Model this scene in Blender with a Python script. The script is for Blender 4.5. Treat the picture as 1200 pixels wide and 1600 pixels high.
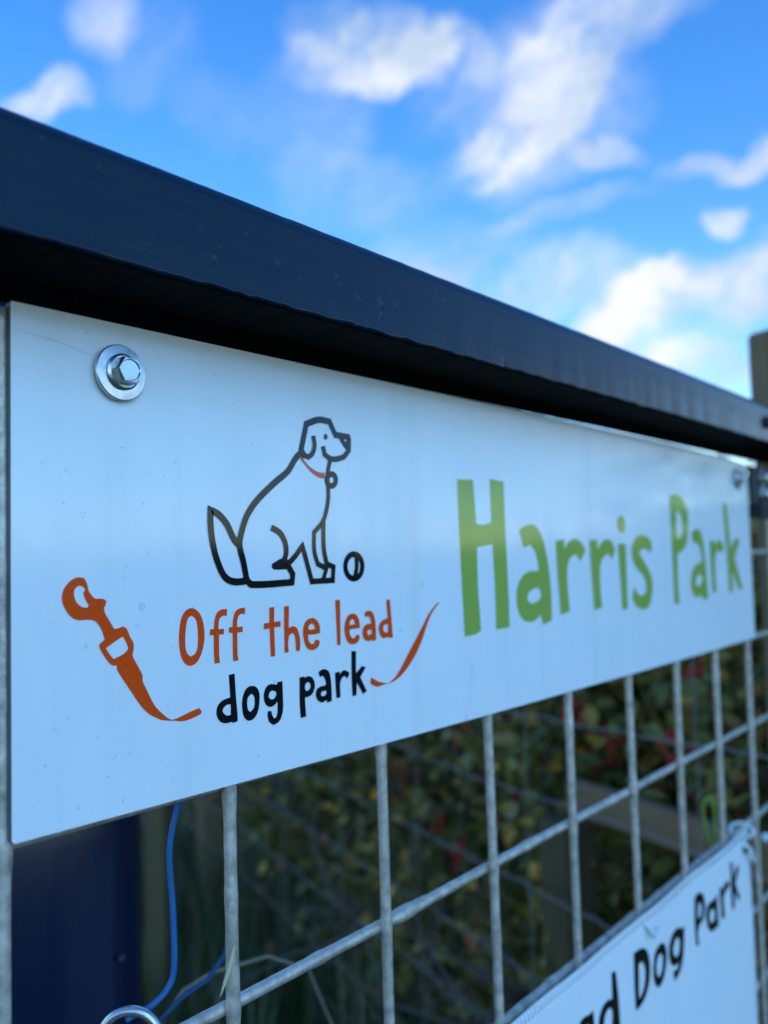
import bpy, bmesh, math, random
from mathutils import Vector, Matrix, noise
from mathutils.geometry import tessellate_polygon

for o in list(bpy.data.objects):
    bpy.data.objects.remove(o)
S = bpy.context.scene
COL = S.collection
R = math.radians
Z0 = 1.1                       # height of the sign's middle above the ground

# ------------------------------------------------------------------ camera
cam = bpy.data.cameras.new('camera')
cam.sensor_fit = 'VERTICAL'
cam.sensor_height = 9.8
cam.lens = 1303.36 / 1600 * 9.8
cam.clip_start = 0.01
cam.clip_end = 5000
cam.dof.use_dof = True
cam.dof.focus_distance = 0.262
cam.dof.aperture_fstop = 2.3
cam.dof.aperture_blades = 0
co = bpy.data.objects.new('camera', cam)
COL.objects.link(co)
yaw, pitch, roll = -0.8653, 0.0546, 0.0281
RM = Matrix.Rotation(yaw, 3, 'Z') @ Matrix.Rotation(pitch, 3, 'X') @ Matrix.Rotation(roll, 3, 'Y')
c0, c1, c2 = RM.col
CAM = Vector((-0.1014, -0.2131, 0.0076 + Z0))
co.matrix_world = Matrix.Translation(CAM) @ Matrix((c0, c2, -c1)).transposed().to_4x4()
S.camera = co

# ------------------------------------------------------------------ exposure
S.view_settings.view_transform = 'Standard'
S.view_settings.look = 'None'
S.view_settings.gamma = 1.0
S.view_settings.exposure = 1.08
S.cycles.use_denoising = True

# ------------------------------------------------------------------ sun (soft, tinted blue to add skylight fill from behind the viewer)
SUN_AZ, SUN_EL = R(195), R(34)
sun = bpy.data.lights.new('sun', 'SUN')
sun.energy = 0.55
sun.angle = R(40)
sun.color = (0.28, 0.64, 1.0)
so = bpy.data.objects.new('sun', sun)
COL.objects.link(so)
sd = Vector((math.sin(SUN_AZ) * math.cos(SUN_EL), math.cos(SUN_AZ) * math.cos(SUN_EL), math.sin(SUN_EL)))
so.rotation_euler = sd.to_track_quat('Z', 'Y').to_euler()
so.location = (0, 0, 8)

CLOUD_LIST = [(50.2,32.2,4.6,1.9,8,1.4), (55.9,31.9,2.3,1.5,-2,0.60), (61.0,27.5,5.6,2.0,26,0.75), (56.6,25.9,2.0,1.5,-2,0.70), (63.8,31.3,4.6,2.6,45,0.62), (68.5,32.3,4.2,1.9,13,0.50), (65.6,25.1,2.3,0.9,-17,0.55), (73.5,23.5,3.9,0.8,1,0.60), (72.2,20.1,1.3,0.8,8,0.75), (63.4,22.2,5.1,0.8,3,0.40), (66.8,15.4,4.3,1.7,22,1.05), (74.7,17.0,4.6,1.8,25,1.05), (60.2,18.0,6.6,2.4,-5,0.55), (54.5,20.0,5.4,2.0,8,0.35), (27.0,28.6,2.4,1.1,3,0.70), (30.8,32.6,1.5,2.3,-42,0.42), (39.2,28.8,2.6,2.0,-2,0.16), (45.0,28.6,3.2,3.6,-32,0.15), (48.4,24.1,4.9,2.3,-2,0.25), (71.8,11.2,4.9,1.4,-12,0.75), (46.0,33.7,2.3,1.3,28,0.40), (58.5,30.5,5.0,2.6,20,0.32), (62.5,26.3,5.5,2.4,20,0.34), (68.0,14.0,6.5,2.4,15,0.30), (50.0,17.5,6.0,2.0,0,0.3), (34.0,31.0,3.0,2.0,30,0.16), (118.0,10.0,8.0,3.0,4,0.7), (124.0,6.0,3.0,1.2,0,0.8)]
SKY_SAT, SKY_VAL = 1.34, 1.5
CLOUD_DARK = (2.4, 3.1, 4.2, 1)
CLOUD_LIGHT = (4.7, 4.9, 5.2, 1)
DROPS = [(0.0386, -0.0047, 0.0011), (0.037, -0.0102, 0.0006), (0.172, -0.0038, 0.0009), (0.2000, -0.0626, 0.0012), (0.0209, -0.0145, 0.0006), (0.1566, -0.0215, 0.0005)]
# ------------------------------------------------------------------ sky with broken cloud
W = bpy.data.worlds.new('World')
S.world = W
W.use_nodes = True
nt = W.node_tree
N, L = nt.nodes, nt.links


def nd(t, **kw):
    n = N.new(t)
    for k, v in kw.items():
        setattr(n, k, v)
    return n


def mth(op, a, b=None, c=None, clamp=False):
    n = nd('ShaderNodeMath', operation=op, use_clamp=clamp)
    for i, x in enumerate((a, b, c)):
        if x is None:
            continue
        if isinstance(x, (int, float)):
            n.inputs[i].default_value = x
        else:
            L.new(x, n.inputs[i])
    return n.outputs[0]


sky = nd('ShaderNodeTexSky', sky_type='NISHITA', sun_disc=False)
sky.sun_elevation = SUN_EL
sky.sun_rotation = SUN_AZ
sky.air_density = 1.0
sky.dust_density = 0.0
sky.ozone_density = 2.5
hs = nd('ShaderNodeHueSaturation')
hs.inputs['Saturation'].default_value = SKY_SAT
hs.inputs['Hue'].default_value = 0.508
hs.inputs['Value'].default_value = SKY_VAL
L.new(sky.outputs[0], hs.inputs['Color'])
tc = nd('ShaderNodeTexCoord')
DIR = tc.outputs['Generated']
wn = nd('ShaderNodeTexNoise')
wn.inputs['Scale'].default_value = 6.5
wn.inputs['Detail'].default_value = 8
wn.inputs['Roughness'].default_value = 0.6
L.new(DIR, wn.inputs['Vector'])
wv = nd('ShaderNodeVectorMath', operation='SUBTRACT')
L.new(wn.outputs['Color'], wv.inputs[0])
wv.inputs[1].default_value = (0.5, 0.5, 0.5)
wa = nd('ShaderNodeVectorMath', operation='MULTIPLY_ADD')
L.new(wv.outputs[0], wa.inputs[0])
wa.inputs[1].default_value = (0.12, 0.12, 0.12)
L.new(DIR, wa.inputs[2])
P = wa.outputs[0]


def dotn(vec):
    n = nd('ShaderNodeVectorMath', operation='DOT_PRODUCT')
    L.new(P, n.inputs[0])
    n.inputs[1].default_value = vec
    return n.outputs['Value']


# each cloud bank: azimuth (clockwise from +y), elevation, half width, half height, tilt (degrees), density
CLOUDS = []
for (az, el, hw, hh, tilt, wt) in CLOUD_LIST:
    a, e = R(az), R(el)
    c = Vector((math.sin(a) * math.cos(e), math.cos(a) * math.cos(e), math.sin(e)))
    u = Vector((math.cos(a), -math.sin(a), 0))
    v = u.cross(c)
    v = Vector((-math.sin(a) * math.sin(e), -math.cos(a) * math.sin(e), math.cos(e)))
    t = R(tilt)
    u2 = (u * math.cos(t) + v * math.sin(t)) / math.radians(hw)
    v2 = (-u * math.sin(t) + v * math.cos(t)) / math.radians(hh)
    du, dv = dotn(u2), dotn(v2)
    q = mth('ADD', mth('MULTIPLY', du, du), mth('MULTIPLY', dv, dv))
    m = nd('ShaderNodeMapRange', interpolation_type='SMOOTHSTEP')
    L.new(q, m.inputs[0])
    m.inputs[1].default_value = 0.0
    m.inputs[2].default_value = 1.9
    m.inputs[3].default_value = wt
    m.inputs[4].default_value = 0.0
    front = mth('GREATER_THAN', dotn(c), 0.0)
    CLOUDS.append(mth('MULTIPLY', m.outputs[0], front))
tot = CLOUDS[0]
for x in CLOUDS[1:]:
    tot = mth('ADD', tot, x)
fn = nd('ShaderNodeTexNoise')
fn.inputs['Scale'].default_value = 12
fn.inputs['Detail'].default_value = 10
fn.inputs['Roughness'].default_value = 0.64
mp = nd('ShaderNodeMapping')
mp.inputs['Scale'].default_value = (1, 1, 1.9)
L.new(P, mp.inputs['Vector'])
# wisps drawn out along the wind
_a, _e, _t = R(58), R(25), R(38)
_c = Vector((math.sin(_a) * math.cos(_e), math.cos(_a) * math.cos(_e), math.sin(_e)))
_u = Vector((math.cos(_a), -math.sin(_a), 0))
_v = Vector((-math.sin(_a) * math.sin(_e), -math.cos(_a) * math.sin(_e), math.cos(_e)))
wisp = nd('ShaderNodeCombineXYZ')
L.new(dotn((_u * math.cos(_t) + _v * math.sin(_t)) * 0.55), wisp.inputs[0])
L.new(dotn((-_u * math.sin(_t) + _v * math.cos(_t)) * 1.35), wisp.inputs[1])
L.new(dotn(_c), wisp.inputs[2])
L.new(wisp.outputs[0], fn.inputs['Vector'])
gn = nd('ShaderNodeTexNoise')                    # broken cloud all round the sky
gn.inputs['Scale'].default_value = 3.1
gn.inputs['Detail'].default_value = 8
gn.inputs['Roughness'].default_value = 0.56
L.new(mp.outputs[0], gn.inputs['Vector'])
# the banks listed above are the whole cloud of their quarter of the sky
view = Vector((math.sin(R(50)) * math.cos(R(15)), math.cos(R(50)) * math.cos(R(15)), math.sin(R(15))))
vm = nd('ShaderNodeMapRange', interpolation_type='SMOOTHSTEP')
L.new(dotn(view), vm.inputs[0])
vm.inputs[1].default_value = 0.62
vm.inputs[2].default_value = 0.80
vm.inputs[3].default_value = 1.0
vm.inputs[4].default_value = 0.0
gm = nd('ShaderNodeMapRange', interpolation_type='SMOOTHSTEP')
L.new(gn.outputs[0], gm.inputs[0])
gm.inputs[1].default_value = 0.53
gm.inputs[2].default_value = 0.68
glob = mth('MULTIPLY', gm.outputs[0], vm.outputs[0])
mod = mth('MULTIPLY_ADD', fn.outputs[0], 3.6, -1.0, clamp=False)
mod = mth('MAXIMUM', mod, 0.0)
dens = mth('MULTIPLY', tot, mod)
dens = mth('ADD', dens, mth('MULTIPLY', glob, 0.7), clamp=True)
shade = nd('ShaderNodeMix', data_type='RGBA')
sn = nd('ShaderNodeTexNoise')
sn.inputs['Scale'].default_value = 6.5
sn.inputs['Detail'].default_value = 4
L.new(mp.outputs[0], sn.inputs['Vector'])
sm = nd('ShaderNodeMapRange')
L.new(sn.outputs[0], sm.inputs[0])
sm.inputs[1].default_value = 0.35
sm.inputs[2].default_value = 0.65
L.new(sm.outputs[0], shade.inputs['Factor'])
shade.inputs['A'].default_value = CLOUD_DARK
shade.inputs['B'].default_value = CLOUD_LIGHT
mix = nd('ShaderNodeMix', data_type='RGBA')
L.new(dens, mix.inputs['Factor'])
L.new(hs.outputs[0], mix.inputs['A'])
L.new(shade.outputs['Result'], mix.inputs['B'])
bg = N['Background']
bg.inputs['Strength'].default_value = 0.1
L.new(mix.outputs['Result'], bg.inputs['Color'])

# ------------------------------------------------------------------ helpers
ORG = {}


def setp(o, label=None, cat=None, group=None, kind=None):
    for k, v in (('label', label), ('category', cat), ('group', group), ('kind', kind)):
        if v:
            o[k] = v
    return o


def empty(name, loc, label, cat, group=None):
    o = bpy.data.objects.new(name, None)
    o.empty_display_size = 0.05
    COL.objects.link(o)
    o.location = loc
    ORG[o.name] = Vector(loc)
    return setp(o, label, cat, group)


def add(name, verts, faces, mat, parent=None, smooth=False, loc=None, label=None):
    """one mesh object from world-space vertices"""
    org = ORG[parent.name] if parent is not None else Vector(loc or (0, 0, 0))
    me = bpy.data.meshes.new(name)
    me.from_pydata([Vector(v) - org for v in verts], [], faces)
    me.materials.append(mat)
    if smooth:
        me.polygons.foreach_set('use_smooth', [True] * len(me.polygons))
    me.update()
    o = bpy.data.objects.new(name, me)
    COL.objects.link(o)
    if parent is not None:
        o.parent = parent
    else:
        o.location = org
    ORG[o.name] = org
    if label:
        o['label'] = label
    return o


def tube(pts, r, n=10, closed=False):
    """verts, faces of a tube along pts; r a number or a list"""
    pts = [Vector(p) for p in pts]
    m = len(pts)
    rs = r if isinstance(r, (list, tuple)) else [r] * m
    V, F = [], []
    up = None
    for i, p in enumerate(pts):
        if closed:
            t = (pts[(i + 1) % m] - pts[i - 1])
        else:
            t = (pts[min(i + 1, m - 1)] - pts[max(i - 1, 0)])
        t = t.normalized()
        if up is None:
            up = Vector((0, 0, 1)) if abs(t.z) < 0.9 else Vector((0, 1, 0))
        a = (up - t * up.dot(t)).normalized()
        up = a
        b = t.cross(a)
        for k in range(n):
            w = 2 * math.pi * k / n
            V.append(p + (a * math.cos(w) + b * math.sin(w)) * rs[i])
    for i in range(m if closed else m - 1):
        j = (i + 1) % m
        for k in range(n):
            F.append((i * n + k, i * n + (k + 1) % n, j * n + (k + 1) % n, j * n + k))
    if not closed:
        F.append(tuple(reversed(range(n))))
        F.append(tuple(range((m - 1) * n, m * n)))
    return V, F


def lathe(axis_o, axis_d, prof, n=32, cap=True):
    """profile of (radius, height) turned about an axis"""
    d = Vector(axis_d).normalized()
    a = d.orthogonal().normalized()
    b = d.cross(a)
    V, F = [], []
    for r, h in prof:
        for k in range(n):
            w = 2 * math.pi * k / n
            V.append(Vector(axis_o) + d * h + (a * math.cos(w) + b * math.sin(w)) * r)
    for i in range(len(prof) - 1):
        for k in range(n):
            F.append((i * n + k, i * n + (k + 1) % n, (i + 1) * n + (k + 1) % n, (i + 1) * n + k))
    if cap:
        F.append(tuple(reversed(range(n))))
        F.append(tuple(range((len(prof) - 1) * n, len(prof) * n)))
    return V, F


def box(x0, x1, y0, y1, z0, z1, bev=0.0, seg=2):
    bm = bmesh.new()
    bmesh.ops.create_cube(bm, size=1)
    for v in bm.verts:
        v.co = Vector(((x0 + x1) / 2 + v.co.x * (x1 - x0), (y0 + y1) / 2 + v.co.y * (y1 - y0), (z0 + z1) / 2 + v.co.z * (z1 - z0)))
    if bev:
        bmesh.ops.bevel(bm, geom=bm.edges[:], offset=bev, segments=seg, affect='EDGES', profile=0.5)
    bm.verts.index_update()
    V = [v.co.copy() for v in bm.verts]
    F = [tuple(v.index for v in f.verts) for f in bm.faces]
    bm.free()
    return V, F


def catmull(pts, closed=True, corner=48, sub=4):
    """round an outline where it bends gently, keep its corners"""
    n = len(pts)
    P_ = [Vector(p).to_2d() for p in pts]
    sharp = []
    for i in range(n):
        a, b, c = P_[i - 1], P_[i], P_[(i + 1) % n]
        d1, d2 = b - a, c - b
        ang = 0 if d1.length < 1e-9 or d2.length < 1e-9 else math.degrees(abs(d1.angle(d2)))
        sharp.append(ang > corner or (not closed and i in (0, n - 1)))
    out = []
    for i in range(n if closed else n - 1):
        j = (i + 1) % n
        p1, p2 = P_[i], P_[j]
        p0 = P_[i - 1] if not sharp[i] else p1 - (p2 - p1) * 0.5
        p3 = P_[(j + 1) % n] if not sharp[j] else p2 + (p2 - p1) * 0.5
        ln = (p2 - p1).length
        m1 = (p2 - p0)
        m2 = (p3 - p1)
        m1 = m1.normalized() * ln * (1.0 if not sharp[i] else 0.9)
        m2 = m2.normalized() * ln * (1.0 if not sharp[j] else 0.9)
        for k in range(sub):
            t = k / sub
            h1, h2, h3, h4 = 2*t**3-3*t*t+1, t**3-2*t*t+t, -2*t**3+3*t*t, t**3-t*t
            out.append(p1 * h1 + m1 * h2 + p2 * h3 + m2 * h4)
    if not closed:
        out.append(P_[-1])
    return out


def print_mesh(shapes, strokes, y, z0=Z0, dy=-0.00002, lift=0.00012):
    """flat print on a vertical board: outlines with holes, then pen strokes; mm -> m"""
    V, F = [], []
    yy = y - lift
    for loops in shapes:
        ls = [catmull(l) for l in loops]
        base = len(V)
        for l in ls:
            V += [(p.x / 1000, yy, p.y / 1000 + z0) for p in l]
        tri = tessellate_polygon([[Vector((p.x, p.y, 0)) for p in l] for l in ls])
        for t in tri:
            a, b, c = (Vector(V[base + i]) for i in t)
            nrm = (b - a).cross(c - a)
            F.append(tuple(base + i for i in (t if nrm.y < 0 else reversed(t))))
        yy += dy
    for w, pts in strokes:
        l = catmull(pts, closed=False, corner=40, sub=5)
        n = len(l)
        base = len(V)
        for i, p in enumerate(l):
            d1 = (p - l[i - 1]).normalized() if i else (l[1] - l[0]).normalized()
            d2 = (l[i + 1] - p).normalized() if i < n - 1 else d1
            d = (d1 + d2).normalized()
            k = min(1.7, 1.0 / max(0.3, d.dot(d1)))
            e = Vector((-d.y, d.x)) * (w / 2 * k)
            q = p
            if i == 0:
                q = p - d1 * w * 0.3
            if i == n - 1:
                q = p + d1 * w * 0.3
            V.append(((q + e).x / 1000, yy, (q + e).y / 1000 + z0))
            V.append(((q - e).x / 1000, yy, (q - e).y / 1000 + z0))
        for i in range(n - 1):
            a = base + 2 * i
            F.append((a, a + 1, a + 3, a + 2))
        yy += dy
    return V, F


# ------------------------------------------------------------------ materials
def mat(name, col, rough=0.5, metal=0.0, spec=0.5, coat=0.0):
    m = bpy.data.materials.new(name)
    m.use_nodes = True
    b = m.node_tree.nodes['Principled BSDF']
    b.inputs['Base Color'].default_value = (*col, 1)
    b.inputs['Roughness'].default_value = rough
    b.inputs['Metallic'].default_value = metal
    b.inputs['Specular IOR Level'].default_value = spec
    b.inputs['Coat Weight'].default_value = coat
    m['b'] = 1
    return m


class MN:
    """small node helper bound to one material"""
    def __init__(s, m):
        s.m, s.nt = m, m.node_tree
        s.b = s.nt.nodes['Principled BSDF']
        s.tc = s.nt.nodes.new('ShaderNodeTexCoord')

    def noise(s, scale, detail=4, rough=0.55, stretch=(1, 1, 1), coord='Object'):
        mp_ = s.nt.nodes.new('ShaderNodeMapping')
        mp_.inputs['Scale'].default_value = stretch
        s.nt.links.new(s.tc.outputs[coord], mp_.inputs['Vector'])
        n = s.nt.nodes.new('ShaderNodeTexNoise')
        n.inputs['Scale'].default_value = scale
        n.inputs['Detail'].default_value = detail
        n.inputs['Roughness'].default_value = rough
        s.nt.links.new(mp_.outputs[0], n.inputs['Vector'])
        return n.outputs[0]

    def ramp(s, x, stops):
        r = s.nt.nodes.new('ShaderNodeValToRGB')
        e = r.color_ramp.elements
        while len(e) < len(stops):
            e.new(0.5)
        for i, (p, c) in enumerate(stops):
            e[i].position = p
            e[i].color = (*c, 1) if len(c) == 3 else c
        s.nt.links.new(x, r.inputs[0])
        return r.outputs[0]

    def rng(s, x, a, b, c, d):
        r = s.nt.nodes.new('ShaderNodeMapRange')
        for i, v in enumerate((a, b, c, d)):
            r.inputs[i + 1].default_value = v
        s.nt.links.new(x, r.inputs[0])
        return r.outputs[0]

    def mixc(s, f, a, b):
        r = s.nt.nodes.new('ShaderNodeMix')
        r.data_type = 'RGBA'
        for i, v in ((0, f), (6, a), (7, b)):
            if hasattr(v, 'is_output'):
                s.nt.links.new(v, r.inputs[i])
            else:
                r.inputs[i].default_value = v if i == 0 else (*v, 1)
        return r.outputs[2]

    def to(s, inp, x):
        s.nt.links.new(x, s.b.inputs[inp])

    def bump(s, x, strength, dist, prev=None):
        r = s.nt.nodes.new('ShaderNodeBump')
        r.inputs['Strength'].default_value = strength
        r.inputs['Distance'].default_value = dist
        s.nt.links.new(x, r.inputs['Height'])
        if prev is not None:
            s.nt.links.new(prev, r.inputs['Normal'])
        s.nt.links.new(r.outputs[0], s.b.inputs['Normal'])
        return r.outputs[0]


# white gloss sign face with fine specks of dirt
M_SIGN = mat('sign_white', (0.8, 0.8, 0.79), 0.16)
h = MN(M_SIGN)
spk = h.noise(520, 2, 0.5)
streak = h.noise(70, 4, 0.6, (1, 1, 0.035))
grime = h.noise(38, 5, 0.65, (1, 1, 0.45))
speck = h.rng(spk, 0.71, 0.79, 0, 0.38)
base = h.mixc(h.rng(grime, 0.42, 0.8, 0, 0.20), (0.8, 0.8, 0.79), (0.60, 0.60, 0.56))
base = h.mixc(h.rng(streak, 0.54, 0.78, 0, 0.24), base, (0.55, 0.56, 0.52))
h.to('Base Color', h.mixc(speck, base, (0.22, 0.24, 0.25)))
h.to('Roughness', h.rng(grime, 0.35, 0.75, 0.08, 0.22))
h.bump(h.noise(26, 2, 0.4), 0.06, 0.002)
M_EDGE = mat('sign_edge', (0.10, 0.10, 0.10), 0.5)


def ink(name, col, grain=0.12, rough=0.16):
    m = mat(name, col, rough, spec=0.38)
    q = MN(m)
    g = q.noise(900, 2, 0.6)
    q.to('Base Color', q.mixc(q.rng(g, 0.35, 0.65, 0, grain), col, tuple(min(1, c * 1.35 + 0.004) for c in col)))
    q.to('Roughness', q.rng(q.noise(38, 5, 0.65, (1, 1, 0.45)), 0.35, 0.75, rough - 0.11, rough + 0.0))
    q.bump(q.noise(26, 2, 0.4), 0.06, 0.002)
    return m


M_ORANGE = ink('ink_orange', (0.74, 0.068, 0.005), 0.4)
M_GREEN = ink('ink_green', (0.29, 0.385, 0.066), 0.2)
M_BLACK = ink('ink_black', (0.006, 0.006, 0.007), 0.05)
M_COLLAR = ink('ink_collar', (0.62, 0.085, 0.03), 0.4)

# dark navy brush paint on the rail
M_RAIL = mat('rail_paint', (0.001, 0.006, 0.016), 0.25, spec=0.28)
h = MN(M_RAIL)
st = h.noise(55, 5, 0.6, (0.08, 1, 1))
wear = h.noise(70, 6, 0.65)
h.to('Base Color', h.mixc(h.rng(wear, 0.62, 0.80, 0, 0.55), (0.0, 0.010, 0.025), (0.004, 0.018, 0.030)))
fl = h.noise(520, 3, 0.55, (0.6, 1, 1))
rc_ = h.b.inputs['Base Color'].links[0].from_socket
h.to('Base Color', h.mixc(h.rng(fl, 0.69, 0.76, 0, 0.7), rc_, (0.05, 0.065, 0.07)))
h.to('Roughness', h.rng(st, 0.3, 0.7, 0.14, 0.28))
pit = h.noise(230, 3, 0.5, (0.8, 1, 0.45))
b1 = h.bump(st, 0.35, 0.0012)
h.bump(h.rng(pit, 0.64, 0.78, 0, -1), 0.5, 0.0006, b1)

# separate near-black matte material for the underside of the rail
M_UNDERSIDE = mat('rail_underside', (0.0014, 0.0014, 0.0018), 0.75, spec=0.04)
h = MN(M_UNDERSIDE)
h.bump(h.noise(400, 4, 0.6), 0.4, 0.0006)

# hot-dip galvanised wire
M_ZINC = mat('galvanised', (0.42, 0.44, 0.44), 0.5, 0.55)
h = MN(M_ZINC)
z1 = h.noise(210, 4, 0.6)
z2 = h.noise(1100, 3, 0.6)
h.to('Base Color', h.ramp(z1, [(0.25, (0.31, 0.275, 0.23)), (0.5, (0.55, 0.48, 0.40)), (0.75, (0.78, 0.69, 0.58))]))
h.to('Roughness', h.rng(z2, 0.3, 0.7, 0.38, 0.65))
b1 = h.bump(z1, 0.4, 0.0008)
h.bump(z2, 0.35, 0.0004, b1)

M_STEEL = mat('plated_steel', (0.62, 0.63, 0.63), 0.22, 1.0)
h = MN(M_STEEL)
z1 = h.noise(300, 4, 0.6)
h.to('Roughness', h.rng(z1, 0.3, 0.75, 0.24, 0.42))
h.to('Base Color', h.mixc(h.rng(z1, 0.55, 0.75, 0, 0.5), (0.66, 0.67, 0.67), (0.42, 0.41, 0.38)))
h.bump(z1, 0.15, 0.0004)
M_RUBBER = mat('rubber', (0.012, 0.012, 0.012), 0.7)
M_DARKSTEEL = mat('dark_steel', (0.035, 0.045, 0.055), 0.45, 0.5)

M_PVC = mat('banner_pvc', (0.8, 0.8, 0.8), 0.38)
h = MN(M_PVC)
wv1 = h.noise(300, 2, 0.5, (1, 1, 0.05))
h.bump(wv1, 0.10, 0.0006)
h.to('Base Color', h.mixc(h.rng(h.noise(60, 5, 0.6), 0.5, 0.8, 0, 0.12), (0.8, 0.8, 0.8), (0.55, 0.55, 0.52)))
M_THREAD = mat('thread', (0.72, 0.72, 0.70), 0.8)
M_TIE = mat('nylon_tie', (0.72, 0.74, 0.72), 0.35)
M_GREENTIE = mat('green_tie', (0.16, 0.30, 0.035), 0.35)

M_TWINE = mat('blue_twine', (0.010, 0.13, 0.33), 0.6)
h = MN(M_TWINE)
h.bump(h.noise(900, 3, 0.6, (1, 1, 0.25)), 0.5, 0.0008)
M_BARREL = mat('post_paint', (0.001, 0.005, 0.020), 0.25)
h = MN(M_BARREL)
bn = h.noise(9, 5, 0.6, (1, 1, 0.25))
h.to('Base Color', h.mixc(h.rng(bn, 0.45, 0.75, 0, 0.35), (0.0006, 0.008, 0.036), (0.002, 0.005, 0.012)))
h.to('Roughness', h.rng(bn, 0.3, 0.7, 0.16, 0.36))
h.bump(bn, 0.25, 0.004)


def wood(name, ca, cb, stretch=(1, 1, 0.06)):
    m = mat(name, ca, 0.8)
    q = MN(m)
    g = q.noise(75, 6, 0.62, stretch)
    f2 = q.noise(6, 4, 0.5)
    q.to('Base Color', q.mixc(q.rng(f2, 0.35, 0.7, 0, 0.6), q.ramp(g, [(0.3, ca), (0.7, cb)]), tuple(c * 0.55 + 0.01 for c in cb)))
    q.bump(g, 0.5, 0.003)
    return m


M_WOOD = wood('weathered_wood', (0.15, 0.095, 0.04), (0.30, 0.20, 0.095))
M_OLIVE = wood('mossy_wood', (0.070, 0.052, 0.018), (0.14, 0.105, 0.036))
M_BOARD = wood('board_wood', (0.20, 0.115, 0.052), (0.36, 0.215, 0.105), (0.10, 0.06, 1))
M_BARK = wood('bark', (0.05, 0.036, 0.024), (0.12, 0.095, 0.07), (1, 1, 0.2))
M_TWIG = mat('pale_twig', (0.20, 0.155, 0.11), 0.7)
M_STRAW = mat('straw', (0.50, 0.40, 0.22), 0.6)
M_BERRY = mat('red_berry', (0.68, 0.022, 0.022), 0.3)

M_LEAF = mat('leaf', (0.06, 0.09, 0.025), 0.42)
h = MN(M_LEAF)
at = h.nt.nodes.new('ShaderNodeAttribute')
at.attribute_name = 'leaf_colour'
h.to('Base Color', at.outputs['Color'])
tr = h.nt.nodes.new('ShaderNodeBsdfTranslucent')
h.nt.links.new(at.outputs['Color'], tr.inputs['Color'])
ms = h.nt.nodes.new('ShaderNodeMixShader')
ms.inputs[0].default_value = 0.25
h.nt.links.new(h.b.outputs[0], ms.inputs[1])
h.nt.links.new(tr.outputs[0], ms.inputs[2])
h.nt.links.new(ms.outputs[0], h.nt.nodes['Material Output'].inputs['Surface'])

M_GROUND = mat('meadow', (0.05, 0.065, 0.02), 0.9)
h = MN(M_GROUND)
g1 = h.noise(3, 6, 0.65)
h.to('Base Color', h.ramp(g1, [(0.3, (0.024, 0.034, 0.010)), (0.55, (0.042, 0.055, 0.018)), (0.75, (0.062, 0.056, 0.028))]))
h.bump(h.noise(40, 5, 0.7), 0.6, 0.03)

# ------------------------------------------------------------------ ground
ng = 48
gv, gf = [], []
for i in range(ng + 1):
    for j in range(ng + 1):
        a, b = (i / ng * 2 - 1), (j / ng * 2 - 1)
        x, y = math.copysign(abs(a) ** 3, a) * 2500, math.copysign(abs(b) ** 3, b) * 2500
        d = math.hypot(x, y)
        gv.append((x, y, 0.02 * noise.noise(Vector((x * .3, y * .3, 0))) if d < 30 else -0.0 + 0.6 * noise.noise(Vector((x * .01, y * .01, 3)))))
for i in range(ng):
    for j in range(ng):
        k = i * (ng + 1) + j
        gf.append((k, k + ng + 1, k + ng + 2, k + 1))
g = add('ground', gv, gf, M_GROUND, smooth=True)
g['kind'] = 'structure'

# unseen ridge all round, added to break the horizon mirrored in the sign
hv, hf = [], []
NH = 220
for i in range(NH):
    a_ = 2 * math.pi * i / NH
    d_ = Vector((math.cos(a_), math.sin(a_), 0))
    tp = 5.5 + 4.5 * noise.noise(d_ * 2.1) + 2.4 * noise.noise(d_ * 9) + 1.1 * noise.noise(d_ * 31)
    for rr, zz in ((230, -1.0), (262, max(1.0, tp) * 0.7), (300, max(1.2, tp)), (380, -1.0)):
        hv.append((d_.x * rr, d_.y * rr, zz))
for i in range(NH):
    for k in range(3):
        p_, q_ = i * 4 + k, ((i + 1) % NH) * 4 + k
        hf.append((p_, q_, q_ + 1, p_ + 1))
add('unseen_hills', hv, hf, M_GROUND, smooth=True)['kind'] = 'structure'

# ------------------------------------------------------------------ gate: rail, welded mesh, latch
GX0, GX1 = -0.33, 1.02
gate = empty('mesh_gate', (0.35, 0, 0.08), 'galvanised welded mesh gate with a dark navy painted top rail', 'gate')
rnd = random.Random(4)


def rail_section(x):
    """closed section of the rounded rail at x (y, z)"""
    yf, yb = -0.031, 0.0205
    t = max(0.0, min(1.0, (x + 0.02) / 0.4))
    zb = 0.0828 + 0.0022 * t + Z0
    zt = 0.1133 + 0.0018 * t + Z0
    r = 0.0045
    q = []
    for (cy, cz, a0, rr) in ((yb - r, zt - r, 0, r), (yf + r, zt - r, 90, r), (yf + 0.0016, zb + 0.0016, 180, 0.0016), (yb - 0.0016, zb + 0.0016, 270, 0.0016)):
        for k in range(5):
            a = R(a0 + 22.5 * k)
            q.append([cy + rr * math.cos(a), cz + rr * math.sin(a)])
    for k, pt in enumerate(q):
        bl = 0.0006 if 10 <= k <= 14 else 0.00012
        pt[0] += bl * noise.noise(Vector((x * 90, k * 0.15, 1))) * 0.6
        pt[1] += bl * (noise.noise(Vector((x * 130, k * 0.1, 5))) + 0.6 * noise.noise(Vector((x * 420, k * 0.2, 9))))
    return q


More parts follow.
